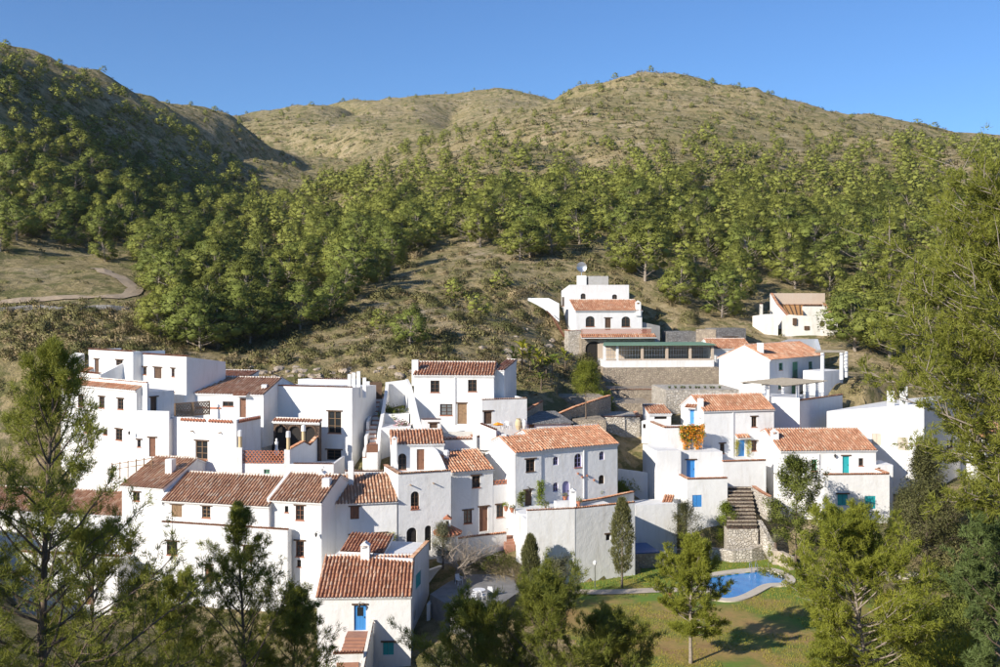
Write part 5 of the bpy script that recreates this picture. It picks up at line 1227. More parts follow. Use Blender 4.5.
def orient(co, f, nv):
    a, b_, c = co[f[:, 0]], co[f[:, 1]], co[f[:, 2]]; g = np.cross(b_-a, c-a); fl = (g*nv[f[:, 0]]).sum(1) < 0
    f = f.copy(); f[fl] = f[fl][:, ::-1]; return f
_bm = bmesh.new(); bmesh.ops.create_icosphere(_bm, subdivisions=1, radius=1.0); _bm.verts.ensure_lookup_table()
ICO = (np.array([v.co[:] for v in _bm.verts]), np.array([[v.index for v in f_.verts] for f_ in _bm.faces])); _bm.free()
def hill_pine(seed, H, R, cb=0.25, ncl=32, per=220, ln=0.27, wd=0.10, cr=1.2, flat=0.92, shape=0.5, tr=0.17):
    """rounded Aleppo pine: needle clouds carried by upswept limbs"""
    rng = np.random.default_rng(seed); mb = MB(); lx, ly = rng.normal(0, 0.06*H, 2)
    def tk(t_): return np.array([lx*t_*t_, ly*t_*t_, H*0.9*t_])
    mb.tube([Vector(tk(k/6)-np.array([0, 0, 0.5*(k == 0)])) for k in range(7)], [tr*(1-0.8*k/6) for k in range(7)], 6)
    P_, N_, C_, CN_, CF_ = [], [], [], [], []
    ctr = tk(0.5*(1+cb))
    for k in range(ncl):
        f = (k+0.5)/ncl; t_ = cb+(1-cb)*f; a = k*2.4+rng.normal(0, 0.4)
        pr = math.sin(math.pi*(0.22+0.72*f**(0.6+shape*0.6)))**0.7
        r = R*pr*(rng.uniform(0.55, 0.92) if f < 0.85 else rng.uniform(0, 0.6))
        c = np.array([*tk(t_)[:2], H*(cb+(0.95-cb)*f)]) + np.array([math.cos(a)*r, math.sin(a)*r, rng.normal(0, 0.04*H)])
        b0 = tk(max(0.1, t_*0.75-0.08)); md = (b0+c)/2+np.array([0, 0, -0.1*r])
        mb.tube([Vector(b0), Vector(md), Vector(c)], [tr*0.35, tr*0.22, 0.02], 4, False)
        rc = cr*rng.uniform(0.65, 1.2)*(1-0.25*f); n = int(per*rng.uniform(0.8, 1.2))
        d_ = unit(rng.normal(size=(n, 3))); d_[:, 2] = np.where(d_[:, 2] < -0.55, -d_[:, 2], d_[:, 2])
        cj = ICO[0]*(1+rng.normal(0, 0.2, (len(ICO[0]), 1))); CF_.append(ICO[1]+len(ICO[0])*k); C_.append(c+cj*np.array([1, 1, flat])*rc*0.44); CN_.append(unit(ICO[0]*0.75+(c-ctr)/R*0.75))
        P_.append(c + d_*np.array([1, 1, flat])*(rc*rng.uniform(0.55, 1.0, n)**0.5)[:, None]); N_.append(unit(d_*0.75 + (c-ctr)/R*0.75))
    P_ = np.vstack(P_); N_ = np.vstack(N_)
    co, f = blades(rng, P_, N_, 1, ln, wd, 1.5, 0.25, 0.05); nv = np.repeat(N_, 3, 0) + rng.normal(0, 0.15, (len(co), 3)); nv = unit(nv); f = orient(co, f, nv)
    f = np.vstack([f, np.vstack(CF_)+len(co)]); co = np.vstack([co, np.vstack(C_)]); nv = np.vstack([nv, np.vstack(CN_)])
    return mb, co, f, nv

def tree_obj(name, loc, parts, label, cat, leaf, bark='bark', group=None):
    mb, co, f = parts[:3]; o = empty(name, loc, label, cat, group)
    mb.build('trunk', bark, o, smooth=True)
    link_mesh('crown', fast_mesh('crown', co, f, [M[leaf]], None, parts[3] if len(parts) > 3 else None), o)
    return o

def bush_geo(seed, rx, ry, rz, ncl, per, ln, wd, shell=0.55, up=0.35, base=0.15, tri=False, cone=0.9):
    """leafy mound: leaf clusters through a lumpy half-ellipsoid, thicker towards the outside"""
    rng = np.random.default_rng(seed)
    d_ = unit(rng.normal(size=(ncl, 3))); d_[:, 2] = np.abs(d_[:, 2])*1.0 - base
    lump = 1+0.28*np.sin(d_[:, 0]*5+seed)*np.cos(d_[:, 1]*4+seed*1.7)+rng.normal(0, 0.10, ncl)
    r = (shell+(1-shell)*rng.uniform(0, 1, ncl)**0.6)*lump
    p = d_*r[:, None]*np.array([rx, ry, rz]); p[:, 2] = np.maximum(p[:, 2], -0.1)
    out = unit(d_*np.array([1/rx, 1/ry, 1/rz]))
    co, f = blades(rng, p, out, per, ln, wd, cone, up, ln*0.5, tri); k = len(co)//ncl
    nv = unit(np.repeat(out+np.array([0, 0, 0.25]), k, 0)+rng.normal(0, 0.25, (len(co), 3)))
    return co, orient(co, f, nv), nv

def bush(name, loc, label, cat, leaf, seed, rx, rz, ncl=260, per=6, ln=0.16, wd=0.07, ry=None, group=None, stems=5, bark='bark', extra=None):
    o = empty(name, loc, label, cat, group)
    co, f, nv = bush_geo(seed, rx, ry or rx, rz, ncl, per, ln, wd); link_mesh('foliage', fast_mesh('foliage', co, f, [M[leaf]], None, nv), o)
    rng = np.random.default_rng(seed+1); mb = MB()
    for k in range(stems):
        a = rng.uniform(0, 6.28); e = Vector((math.cos(a)*rx*0.6, math.sin(a)*rx*0.6, rz*0.7)); mb.tube([Vector((e.x*0.1, e.y*0.1, -0.3)), e*0.5+Vector((0, 0, rz*0.1)), e], [0.05, 0.035, 0.015], 5)
    mb.build('stem', bark, o)
    if extra:
        co, f, nv = bush_geo(seed+7, rx*1.03, rx*1.03, rz*1.03, extra[1], 4, extra[2], extra[2]*0.8, 0.9); link_mesh('flowers', fast_mesh('flowers', co, f, [M[extra[0]]], None, nv), o)
    return o

# ------------------------------------------------------------------ hillside pines: first the largest 300 as trees of their own, the rest as one wood
PROTO = []
for k in range(10):
    kw = [dict(R=2.9, cb=0.10), dict(R=3.3, cb=0.14), dict(R=2.5, cb=0.12), dict(R=2.2, cb=0.15, shape=0.2), dict(R=3.2, cb=0.24, ncl=28), dict(R=2.8, cb=0.12), dict(R=3.4, cb=0.2, ncl=32), dict(R=2.4, cb=0.22), dict(R=3.0, cb=0.12, ncl=30), dict(R=2.6, cb=0.2, ncl=26)][k]
    PROTO.append(hill_pine(100+k, 8.0, **kw))
PMESH = []
for mb, co, f, nv in PROTO:
    t0 = mb.build('proto', 'bark_pale'); tm = t0.data; bpy.data.objects.remove(t0); tm.name = 'pine_trunk'
    PMESH.append((tm, fast_mesh('pine_crown', co, f, [M['needles_far']], None, nv), fast_mesh('pine_crown', co, f, [M['needles_deep']], None, nv)))
FAR = [hill_pine(200+k, 8.0, [2.9, 2.5, 3.3][k], cb=0.16, ncl=15, per=38, ln=0.44, wd=0.28, cr=1.5) for k in range(4 if False else 3)]

MAINW = [(222,338),(204,300),(235,262),(262,222),(300,200),(345,180),(400,150),(470,128),(520,138),(560,150),(640,143),(700,150),(760,152),(820,138),(900,142),(1000,152),(1000,390),(920,385),(862,352),(845,320),(830,300),(762,285),(700,286),(648,262),(625,250),(560,252),(500,250),(440,246),(402,262),(380,285),(350,312),(318,330),(285,345),(250,352)]
LEFTW = [(0,48),(50,66),(105,92),(150,112),(200,140),(240,172),(268,205),(246,240),(228,262),(200,300),(160,300),(146,268),(120,252),(60,248),(0,252)]
rng = np.random.default_rng(77)
trees = []; cells = {}
def try_tree(px, py, dmin, hgt, zone):
    g = ground(px, py)
    if g is None or g.y < 126: return
    for (PL, u, w, W, D, top, zb) in VOLS:
        r_ = Vector((g.x, g.y, 0))-PL; a = r_.dot(u); b_ = r_.dot(w)
        if -2 < a < W+2 and -3 < b_ < D+2: return
    ck = (int(g.x//8), int(g.y//8))
    for i in (-1, 0, 1):
        for j in (-1, 0, 1):
            for (x, y) in cells.get((ck[0]+i, ck[1]+j), ()):
                if (x-g.x)**2+(y-g.y)**2 < dmin*dmin: return
    cells.setdefault(ck, []).append((g.x, g.y)); trees.append((g, hgt, zone)); return True
# single pines that stand apart
for (px, py, hpx, zone) in [(426,358,56,'slope'),(410,345,40,'slope'),(448,356,40,'slope'),(478,318,26,'slope'),(455,300,22,'slope'),(188,345,62,'left'),(172,330,50,'left'),(218,350,56,'left'),(160,338,46,'left'),(236,344,58,'left'),(200,352,50,'left'),(205,320,45,'left'),(645,283,58,'main'),(628,275,48,'main'),(700,330,46,'main'),(722,318,52,'main'),(680,305,46,'main'),(742,300,44,'main'),
                            (855,352,58,'main'),(870,335,60,'main'),(890,360,60,'main'),(860,385,50,'main'),(520,262,36,'main'),(530,258,38,'main'),(552,256,40,'main'),(250,345,48,'main'),(265,335,46,'main'),(300,330,44,'main'),(330,318,42,'main'),(345,300,40,'main'),(548,137,11,'top'),(705,146,22,'top'),(690,148,16,'top'),(215,115,7,'top'),(240,130,6,'top'),(910,400,46,'main'),(940,395,50,'main'),(380,330,22,'slope'),(500,290,20,'slope'),(70,250,24,'left'),(105,262,26,'left')]:
    g = ground(px, py)
    if g: try_tree(px, py, 1.0, hpx/1000*g.y, zone)
for (poly, n, dm, hr, zone) in ((MAINW, 9000, 6.0, (5.4, 9.6), 'main'), (LEFTW, 8000, 4.6, (3.8, 7.6), 'left')):
    pa = np.array(poly, float); x0, y0 = pa.min(0); x1, y1 = pa.max(0)
    pp = np.stack([rng.uniform(x0, x1, n), rng.uniform(y0, y1, n)], -1); pp = pp[inside(pa, pp[:, 0], pp[:, 1])]
    for (px, py) in pp:
        if zone == 'main' and fbm(np.array([px/45]), np.array([py/30]), 2, 4)[0] < -0.21: continue
        if zone == 'left' and fbm(np.array([px/40]), np.array([py/40]), 2, 8)[0] < -0.17: continue
        sm = 0.45+0.5*min(1, max(0, (py-125)/70))*rng.uniform(0.7, 1.1) if (zone == 'main' and py < 195 and px < 900) else 0.66+0.34*min(1, max(0, (py-70-px*0.35)/90)) if zone == 'left' else 1.0
        try_tree(px, py, dm*(1.0 if py > 190 else 1.0+0.8*rng.uniform()), sm*rng.uniform(*hr), zone)
# scattered small ones on the open upper slopes
for _ in range(800):
    px, py = rng.uniform(230, 960), rng.uniform(70, 190)
    try_tree(px, py, 7.0, rng.uniform(1.2, 4.0), 'top')
for _ in range(120):
    px, py = rng.uniform(0, 260), rng.uniform(45, 170); try_tree(px, py, 7.0, rng.uniform(1.5, 3.2), 'left')
trees.sort(key=lambda t_: -t_[1]/t_[0].y)
LAB = {'left': ('pine with sunlit top on the shaded left hillside', 'pines on the left hillside'),
       'slope': ('bushy pine standing alone on the bare slope above the houses', 'lone pines on the bare slope'),
       'top': ('small round pine dotted on the open upper slope', 'small pines on the upper slopes'),
       'gully': ('olive-green pine of the wood above the dark gully', 'pines above the gully'),
       'bare': ('olive-green pine of the wood above the bare scrubby slope', 'pines above the bare slope'),
       'hill': ('olive-green pine on the wooded slope behind the hill house and satellite dish', 'pines behind the hill house'),
       'ruin': ('olive-green pine on the wooded slope behind the ruined house', 'pines behind the ruined house'),
       'right': ('olive-green pine of the wood behind the pergola house and big shaded house', 'pines right of the ruined house'),
       'crest': ('pine along the upper edge of the wood below the open hilltop', 'pines along the upper edge of the wood')}
cs, fs, ns, off, cnt = [], [], [], 0, {'left': 0, 'main': 0}
for i, (g, hgt, zone) in enumerate(trees):
    kind = 'left' if zone == 'left' else 'main'; cnt[kind] += 1; px = 500+1000*g.x/g.y
    if zone == 'main': zone = 'crest' if g.y > 330 else 'gully' if px < 390 else 'bare' if px < 540 else 'hill' if px < 735 else 'ruin' if px < 850 else 'right'
    if cnt[kind] <= (120 if kind == 'left' else 180):
        k = int(rng.integers(10)); sc_ = hgt/8.0; wsc = sc_*rng.uniform(1.2, 1.7)
        o = empty('pine_tree', g-Vector((0, 0, 0.15)), LAB[zone][0], 'tree', LAB[zone][1]); o.rotation_euler.z = rng.uniform(0, 6.28); o.scale = (wsc, wsc, sc_)
        link_mesh('trunk', PMESH[k][0], o); link_mesh('crown', PMESH[k][2 if rng.uniform() < (0.5 if kind == 'left' else 0.28) else 1], o)
    else:
        mb, co, f, nv = FAR[i % 3]; a = rng.uniform(0, 6.28); sc_ = hgt/8.0; ca, sa = math.cos(a), math.sin(a); w_ = rng.uniform(1.2, 1.7)*sc_
        cs.append(np.stack([(co[:, 0]*ca-co[:, 1]*sa)*w_+g.x, (co[:, 0]*sa+co[:, 1]*ca)*w_+g.y, co[:, 2]*sc_+g.z-0.2], -1))
        ns.append(np.stack([nv[:, 0]*ca-nv[:, 1]*sa, nv[:, 0]*sa+nv[:, 1]*ca, nv[:, 2]], -1)); fs.append(f+off); off += len(co)
if cs: tag(link_mesh('pine_wood', fast_mesh('pine_wood', np.vstack(cs), np.vstack(fs), [M['needles_far']], None, np.vstack(ns)), None, 'stuff'), 'far pine wood covering the upper slopes', 'wood')


# scrub over the slopes: one uncountable cover of low bushes
SB = [bush_geo(300+k, 1.0, 1.0, 0.8, 16, 3, 0.44, 0.27, 0.5, 0.4, 0.1, True) for k in range(5)]
SF = [bush_geo(320+k, 1.0, 1.0, 0.8, 9, 2, 0.7, 0.5, 0.5, 0.4, 0.1, True) for k in range(5)]
cs, fs, ns, off = [], [], [], 0; cs2, fs2, ns2, off2 = [], [], [], 0
for it in range(14000):
    px, py = rng.uniform(-5, 1005), rng.uniform(66, 400)
    if it > 8000: px, py = rng.uniform(225, 960), rng.uniform(66, 190)
    elif rng.uniform() < 0.2: px, py = rng.uniform(225, 640), rng.uniform(250, 385)
    elif rng.uniform() < 0.16: px, py = rng.uniform(0, 200), rng.uniform(300, 360)
    elif rng.uniform() < 0.35: px, py = rng.uniform(0, 290), rng.uniform(45, 250)
    g = ground(px, py)
    if g is None or g.y < 112: continue
    if 0 < px < 138 and 268 < py < 306 and rng.uniform() < 0.8: continue
    bad = False
    for (PL, u, w, W, D, top, zb) in VOLS:
        r_ = Vector((g.x, g.y, 0))-PL; a = r_.dot(u); b_ = r_.dot(w)
        if -0.8 < a < W+0.8 and -1.2 < b_ < D+0.8: bad = True; break
    if bad: continue
    if fbm(np.array([g.x/14]), np.array([g.y/14]), 2, 31)[0] < -0.14 and rng.uniform() < 0.8: continue
    s_ = rng.uniform(0.25, 0.85)*(1.0 if g.y < 250 else 1.35); co, f, nv = (SB if it <= 8000 else SF)[int(rng.integers(5))]; a = 0.0
    c2 = np.stack([(co[:, 0]*math.cos(a)-co[:, 1]*math.sin(a))*s_+g.x, (co[:, 0]*math.sin(a)+co[:, 1]*math.cos(a))*s_+g.y, co[:, 2]*s_*rng.uniform(0.7, 1.1)+g.z-0.05], -1)
    if rng.uniform() < 0.62: cs.append(c2); fs.append(f+off); ns.append(nv); off += len(c2)
    else: cs2.append(c2); fs2.append(f+off2); ns2.append(nv); off2 += len(c2)
tag(link_mesh('scrub', fast_mesh('scrub', np.vstack(cs), np.vstack(fs), [M['leaf_scrub']], None, np.vstack(ns)), None, 'stuff'), 'low olive-green scrub covering the hillsides', 'scrub')
tag(link_mesh('dry_scrub', fast_mesh('dry_scrub', np.vstack(cs2), np.vstack(fs2), [M['leaf_dry']], None, np.vstack(ns2)), None, 'stuff'), 'straw-coloured dry scrub among the green on the hillsides', 'scrub')

# boulders on the bare slope beside the hill house
RB = []
for k in range(4):
    bm = bmesh.new(); bmesh.ops.create_icosphere(bm, subdivisions=2, radius=1.0); rr = random.Random(k)
    for v in bm.verts: v.co *= 1+0.25*math.sin(v.co.x*3+k)*math.cos(v.co.y*4+k*2)+rr.uniform(-0.1, 0.1); v.co.z *= 0.65
    me = bpy.data.meshes.new('rock'); bm.to_mesh(me); bm.free(); me.materials.append(M['rock']); RB.append(me)
for k in range(46):
    px, py = rng.uniform(250, 415), rng.uniform(368, 381)
    if k % 3 == 0: px, py = rng.uniform(480, 575), rng.uniform(318, 365)
    g = ground(px, py)
    if g is None or g.y < 112: continue
    o = link_mesh('rock', RB[k % 4]); s_ = rng.uniform(0.3, 0.75); o.location = g-Vector((0, 0, s_*0.25)); o.scale = (s_*1.3, s_, s_); o.rotation_euler.z = rng.uniform(0, 6)
    tag(o, 'pale weathered rock lying on the dry slope', 'rock', 'rocks on the dry slope')

# rounded shrubs on the bare slope above the houses
RBUSH = []
for k in range(6):
    co, f, nv = bush_geo(340+k, 1.0, 1.0, 0.85, 150, 4, 0.24, 0.10, 0.6, 0.3, 0.15, True); RBUSH.append([fast_mesh('shrub_leaves', co, f, [M[mn]], None, nv) for mn in ('leaf_scrub', 'leaf_juniper', 'leaf_dry')])
got = []
for k in range(700):
    px, py = (rng.uniform(222, 430), rng.uniform(296, 372)) if k % 2 else (rng.uniform(380, 600), rng.uniform(255, 372))
    if k % 7 == 0: px, py = rng.uniform(0, 160), rng.uniform(312, 356)
    g = ground(px, py)
    if g is None or g.y < 114 or len(got) > 115: continue
    if any((g.x-q.x)**2+(g.y-q.y)**2 < 3.4 for q in got): continue
    bad = False
    for (PL, u, w, W, D, top, zb) in VOLS:
        r_ = Vector((g.x, g.y, 0))-PL; a = r_.dot(u); b_ = r_.dot(w)
        if -1.5 < a < W+1.5 and -2 < b_ < D+1.5: bad = True; break
    if bad: continue
    got.append(g); s_ = rng.uniform(0.7, 1.7); o = link_mesh('shrub', RBUSH[k % 6][0 if rng.uniform() < 0.6 else 1 if rng.uniform() < 0.6 else 2]); o.location = g; o.scale = (s_, s_, s_*rng.uniform(0.7, 1.0)); o.rotation_euler.z = rng.uniform(0, 6)
    tag(o, 'rounded olive shrub on the bare slope above the houses', 'shrub', 'shrubs on the bare slope')
# ------------------------------------------------------------------ foreground and garden trees
def place(px, Y, ytop, dz=0.0):
    x = (px-500)/1000*Y; z = hzz(x, Y)+dz; return Vector((x, Y, z)), (300-ytop)/1000*Y - z
b, H = place(42, 33, 342)
tree_obj('pine_tree', b, pine(1, H, 6.0, cb=0.12, nb=62, ntw=10, ntf=7, nbl=13, ln=0.22, wd=0.024, tr=0.17, elev=(12, 62), gap=0.05, prof='cone', lean=(0.25, 0)), 'tall airy pine rising in front of the upper left houses', 'tree', 'needles')
b, H = place(-60, 30, 420)
tree_obj('pine_tree', b, pine(2, H, 4.0, cb=0.15, prof='cone', nb=46, ntw=9, ntf=7, nbl=15, ln=0.22, wd=0.024, tr=0.16, elev=(5, 55)), 'pine whose boughs reach in from beyond the left edge', 'tree', 'needles')
b, H = place(90, 37, 540)
tree_obj('pine_tree', b, pine(21, H, 3.6, cb=0.1, nb=44, ntw=9, ntf=7, nbl=14, ln=0.22, wd=0.024, tr=0.13, elev=(8, 55)), 'low spreading pine at the foot of the tall airy pine', 'tree', 'needles')
b, H = place(243, 40, 503)
tree_obj('pine_tree', b, pine(3, H, 4.6, cb=0.2, nb=50, ntw=9, ntf=6, nbl=14, ln=0.21, wd=0.022, prof='cone', tr=0.12, elev=(18, 72), gap=0.05), 'sparse upright pine in front of the long low row house', 'tree', 'needles')
b, H = place(180, 43, 585)
tree_obj('pine_tree', b, pine(22, H, 3.4, cb=0.1, nb=46, ntw=9, ntf=7, nbl=15, ln=0.21, wd=0.026, tr=0.12, elev=(8, 55)), 'low pine filling the gap left of the sparse upright pine', 'tree', 'needles')
b, H = place(292, 44, 600)
tree_obj('pine_tree', b, pine(23, H, 2.9, cb=0.1, nb=44, ntw=9, ntf=7, nbl=15, ln=0.21, wd=0.026, tr=0.12, elev=(8, 60)), 'low pine between the sparse upright pine and the lowest cottage', 'tree', 'needles')
for k, (px, Y, yt, R, sd_, lab) in enumerate([(474, 47, 612, 3.9, 4, 'dark low pine spreading below the paved terrace'), (545, 45, 597, 4.6, 5, 'dark dense pine in front of the tall retaining wall'), (606, 48, 622, 3.4, 6, 'small dark pine at the near edge of the lawn')]):
    b, H = place(px, Y, yt)
    tree_obj('pine_tree', b, pine(sd_, H, R, cb=0.2, nb=58, ntw=10, ntf=7, nbl=15, ln=0.24, wd=0.028, tr=0.13, elev=(5, 60), gap=0.1), lab, 'tree', 'needles')
b = Vector((P(691, 300, 73).x, 73, LAWN_Z-0.3)); H = (300-548)/1000*73-b.z
tree_obj('pine_tree', b, pine(7, H, 3.0, cb=0.27, nb=52, ntw=9, ntf=7, nbl=15, ln=0.27, wd=0.045, tr=0.16, elev=(-2, 62), gap=0.03), 'light green pine standing on the lawn in front of the pool', 'tree', 'needles_bright', 'bark_pale')
b, H = place(884, 56, 530)
tree_obj('pine_tree', b, pine(8, H, 5.0, cb=0.32, nb=80, ntw=11, ntf=8, nbl=14, ln=0.26, wd=0.043, tr=0.2, elev=(-5, 66), lean=(-1.9, 0)), 'broad leaning pine beside the pool, yellow-green in the sun', 'tree', 'needles_bright', 'bark_pale')
b, H = place(1062, 40, 200)
tree_obj('pine_tree', b, pine(9, H, 7.8, cb=0.42, nb=88, ntw=12, ntf=8, nbl=14, ln=0.25, wd=0.040, tr=0.28, elev=(-4, 40), az=(2.0, 4.3), droop=0.02), 'big pine reaching in from the right with long bare lower boughs', 'tree', 'needles', 'bark_pale')
b, H = place(1010, 44, 462)
tree_obj('pine_tree', b, pine(10, H, 3.1, cb=0.1, nb=70, ntw=10, ntf=8, nbl=15, ln=0.23, wd=0.045, tr=0.15, elev=(5, 55)), 'dense blue-green pine at the right edge', 'tree', 'needles_blue')
# garden trees with leaves
def leafy(name, px, Y, ytop, R, label, leaf, seed, cb=0.3, nb=26, ln=0.13, wd=0.07, nbl=8, prof='round', zb=None, tr=0.1, ntw=7, ntf=5, elev=(10, 60), bark='bark', lean=(0, 0), cat='tree', droop=0.0):
    x = (px-500)/1000*Y; z = hzz(x, Y) if zb is None else zb; H = (300-ytop)/1000*Y-z
    mb, co, f = pine(seed, H, R, cb, nb, ntw, ntf, 1, ln, wd, tr, lean, elev, prof, droop=droop)
    tp = co.reshape(-1, 3, 3).mean(1); rng_ = np.random.default_rng(seed); dd = unit(rng_.normal(size=tp.shape)+np.array([0, 0, 0.5]))
    ctr = np.array([0, 0, H*(0.35+0.4*cb)]); out = unit((tp-ctr)/np.array([R, R, H*0.6])+rng_.normal(0, 0.35, tp.shape))
    co, f = blades(rng_, tp, dd, nbl, ln, wd, 1.0, 0.1, ln*1.1, False); nv = unit(np.repeat(out, 4*nbl, 0)+rng_.normal(0, 0.25, (len(co), 3)))
    return tree_obj(name, (x, Y, z), (mb, co, orient(co, f, nv), nv), label, cat, leaf, bark)
leafy('carob_tree', 796, 98, 466, 3.6, 'round leafy tree hiding the corner of the teal-doored house', 'leaf_green', 31, 0.12, 44, 0.17, 0.10, 12, zb=-25.5)
leafy('juniper_tree', 926, 92, 452, 4.3, 'dense olive-grey juniper in front of the shaded right-hand house', 'leaf_juniper', 32, 0.08, 84, 0.28, 0.06, 12, 'low', zb=-25.2, tr=0.2, elev=(5, 75))
leafy('juniper_tree', 905, 95, 495, 2.0, 'smaller juniper crowding the big olive-grey one', 'leaf_juniper', 33, 0.08, 40, 0.24, 0.05, 10, 'low', zb=-24.5, elev=(5, 75))
leafy('olive_tree', 560, 86, 566, 2.2, 'silvery olive tree below the retaining wall', 'leaf_olive', 34, 0.2, 30, 0.15, 0.04, 10, zb=-27.2, tr=0.14)
leafy('olive_tree', 533, 84, 585, 1.7, 'smaller silvery olive tree beside the paved terrace', 'leaf_olive', 35, 0.2, 24, 0.15, 0.04, 10, zb=-27.4)
leafy('shrub_tree', 726, 104, 505, 1.5, 'light green shrub below the blue shuttered window', 'leaf_fresh', 36, 0.1, 18, 0.15, 0.07, 8, zb=-26, elev=(20, 70))
leafy('shrub_tree', 685, 102, 508, 2.0, 'dark feathery shrub in the angle of the low white wall', 'leaf_juniper', 37, 0.1, 24, 0.18, 0.04, 10, zb=-26.4, elev=(20, 70))
leafy('umbrella_pine', 586, 114.6, 367, 1.75, 'small round-headed umbrella pine on a bare straight trunk', 'needles_bright', 38, 0.56, 44, 0.20, 0.04, 11, 'umb', zb=-13.75, tr=0.1, elev=(-12, 42))
# cypresses
def cypress(px, Y, ytop, R, label, seed, zb):
    x = (px-500)/1000*Y; H = (300-ytop)/1000*Y-zb; rng_ = np.random.default_rng(seed); o = empty('cypress', (x, Y, zb), label, 'tree')
    mb = MB(); mb.tube([Vector((0, 0, -0.3)), Vector((0.03, 0, H*0.5)), Vector((0, 0, H*0.95))], [0.12, 0.09, 0.02], 7); mb.build('trunk', 'bark_pale', o, smooth=True)
    n = 1500; t_ = rng_.uniform(0, 1, n)**0.85; th = rng_.uniform(0, 6.28, n)
    rr = R*np.sin(np.pi*np.clip(0.12+0.86*t_, 0, 1))**0.7*(1+0.22*np.sin(th*3+t_*17)+rng_.normal(0, 0.12, n))*rng_.uniform(0.45, 1, n)**0.4
    p = np.stack([rr*np.cos(th), rr*np.sin(th), H*(0.17+0.83*t_)], -1); d_ = unit(np.stack([np.cos(th)*0.5, np.sin(th)*0.5, np.ones(n)], -1))
    co, f = blades(rng_, p, d_, 7, 0.26, 0.06, 0.55, 0.2, 0.07); link_mesh('crown', fast_mesh('crown', co, f, [M['leaf_juniper']]), o)
cypress(622, 92.2, 499, 0.95, 'slim dark cypress standing before the tall retaining wall', 41, LAWN_Z-0.1)
cypress(530.5, 90.5, 536, 0.7, 'short young cypress at the left end of the retaining wall', 42, -26.8)
# leafless fig tree over the paved terrace
b = Vector((P(456, 600, 91.0).x, 91.0, -25.3)); rngf = np.random.default_rng(51); mb = MB()
def limb(p, d_, L, r, depth):
    q = [p]; dc = d_
    for k in range(4): dc = unit(dc+rngf.normal(0, 0.17, 3)+np.array([0.03, 0, 0.03])); q.append(q[-1]+dc*L/4)
    mb.tube([Vector(x) for x in q], [r, r*.85, r*.72, r*.6, r*.5], 6 if depth < 2 else 3, False)
    if depth < 5:
        for k in range(4 if depth < 3 else 2):
            s_ = q[1+k % 4]; nd = unit(dc+rngf.normal(0, 0.66, 3)*np.array([1, 1, 0.7])); limb(s_, nd, L*rngf.uniform(0.55, 0.8), r*0.5, depth+1)
mb.tube([Vector((0, 0, -.4)), Vector((0.2, 0, 0.7))], [0.24, 0.2], 8)
for k, a in enumerate((0.1, 1.0, 2.2, 3.3, 4.4, 5.5)): limb(np.array([0.2, 0, 0.65]), unit(np.array([math.cos(a)*1.0+0.2, math.sin(a), 0.8])), 1.9 if k else 2.3, 0.11, 0)
o = empty('fig_tree', b, 'leafless grey fig tree spreading over the paved terrace', 'tree'); mb.build('branches', 'bark_pale', o, smooth=True)
# bare pale shrub heap right of it
bush('dry_shrub', Vector((P(516, 560, 92).x, 92, -26.0)), 'mound of bare straw-coloured twigs above the paved terrace', 'shrub', 'leaf_dry', 52, 2.6, 1.5, 420, 5, 0.5, 0.018, 1.6, stems=14, bark='bark_pale')
bush('hedge', Vector((P(494, 552, 94.5).x, 94.5, -25.2)), 'dark green climbing hedge on the terrace wall below the small steep-roofed house', 'hedge', 'leaf_green', 53, 2.4, 1.5, 420, 6, 0.15, 0.07, 1.0)
leafy('shrub_tree', 443, 92.6, 528, 1.3, 'pale yellow-green willow-like shrub beside the well house', 'leaf_olive', 54, 0.1, 22, 0.2, 0.03, 9, zb=-24.4, elev=(30, 75))
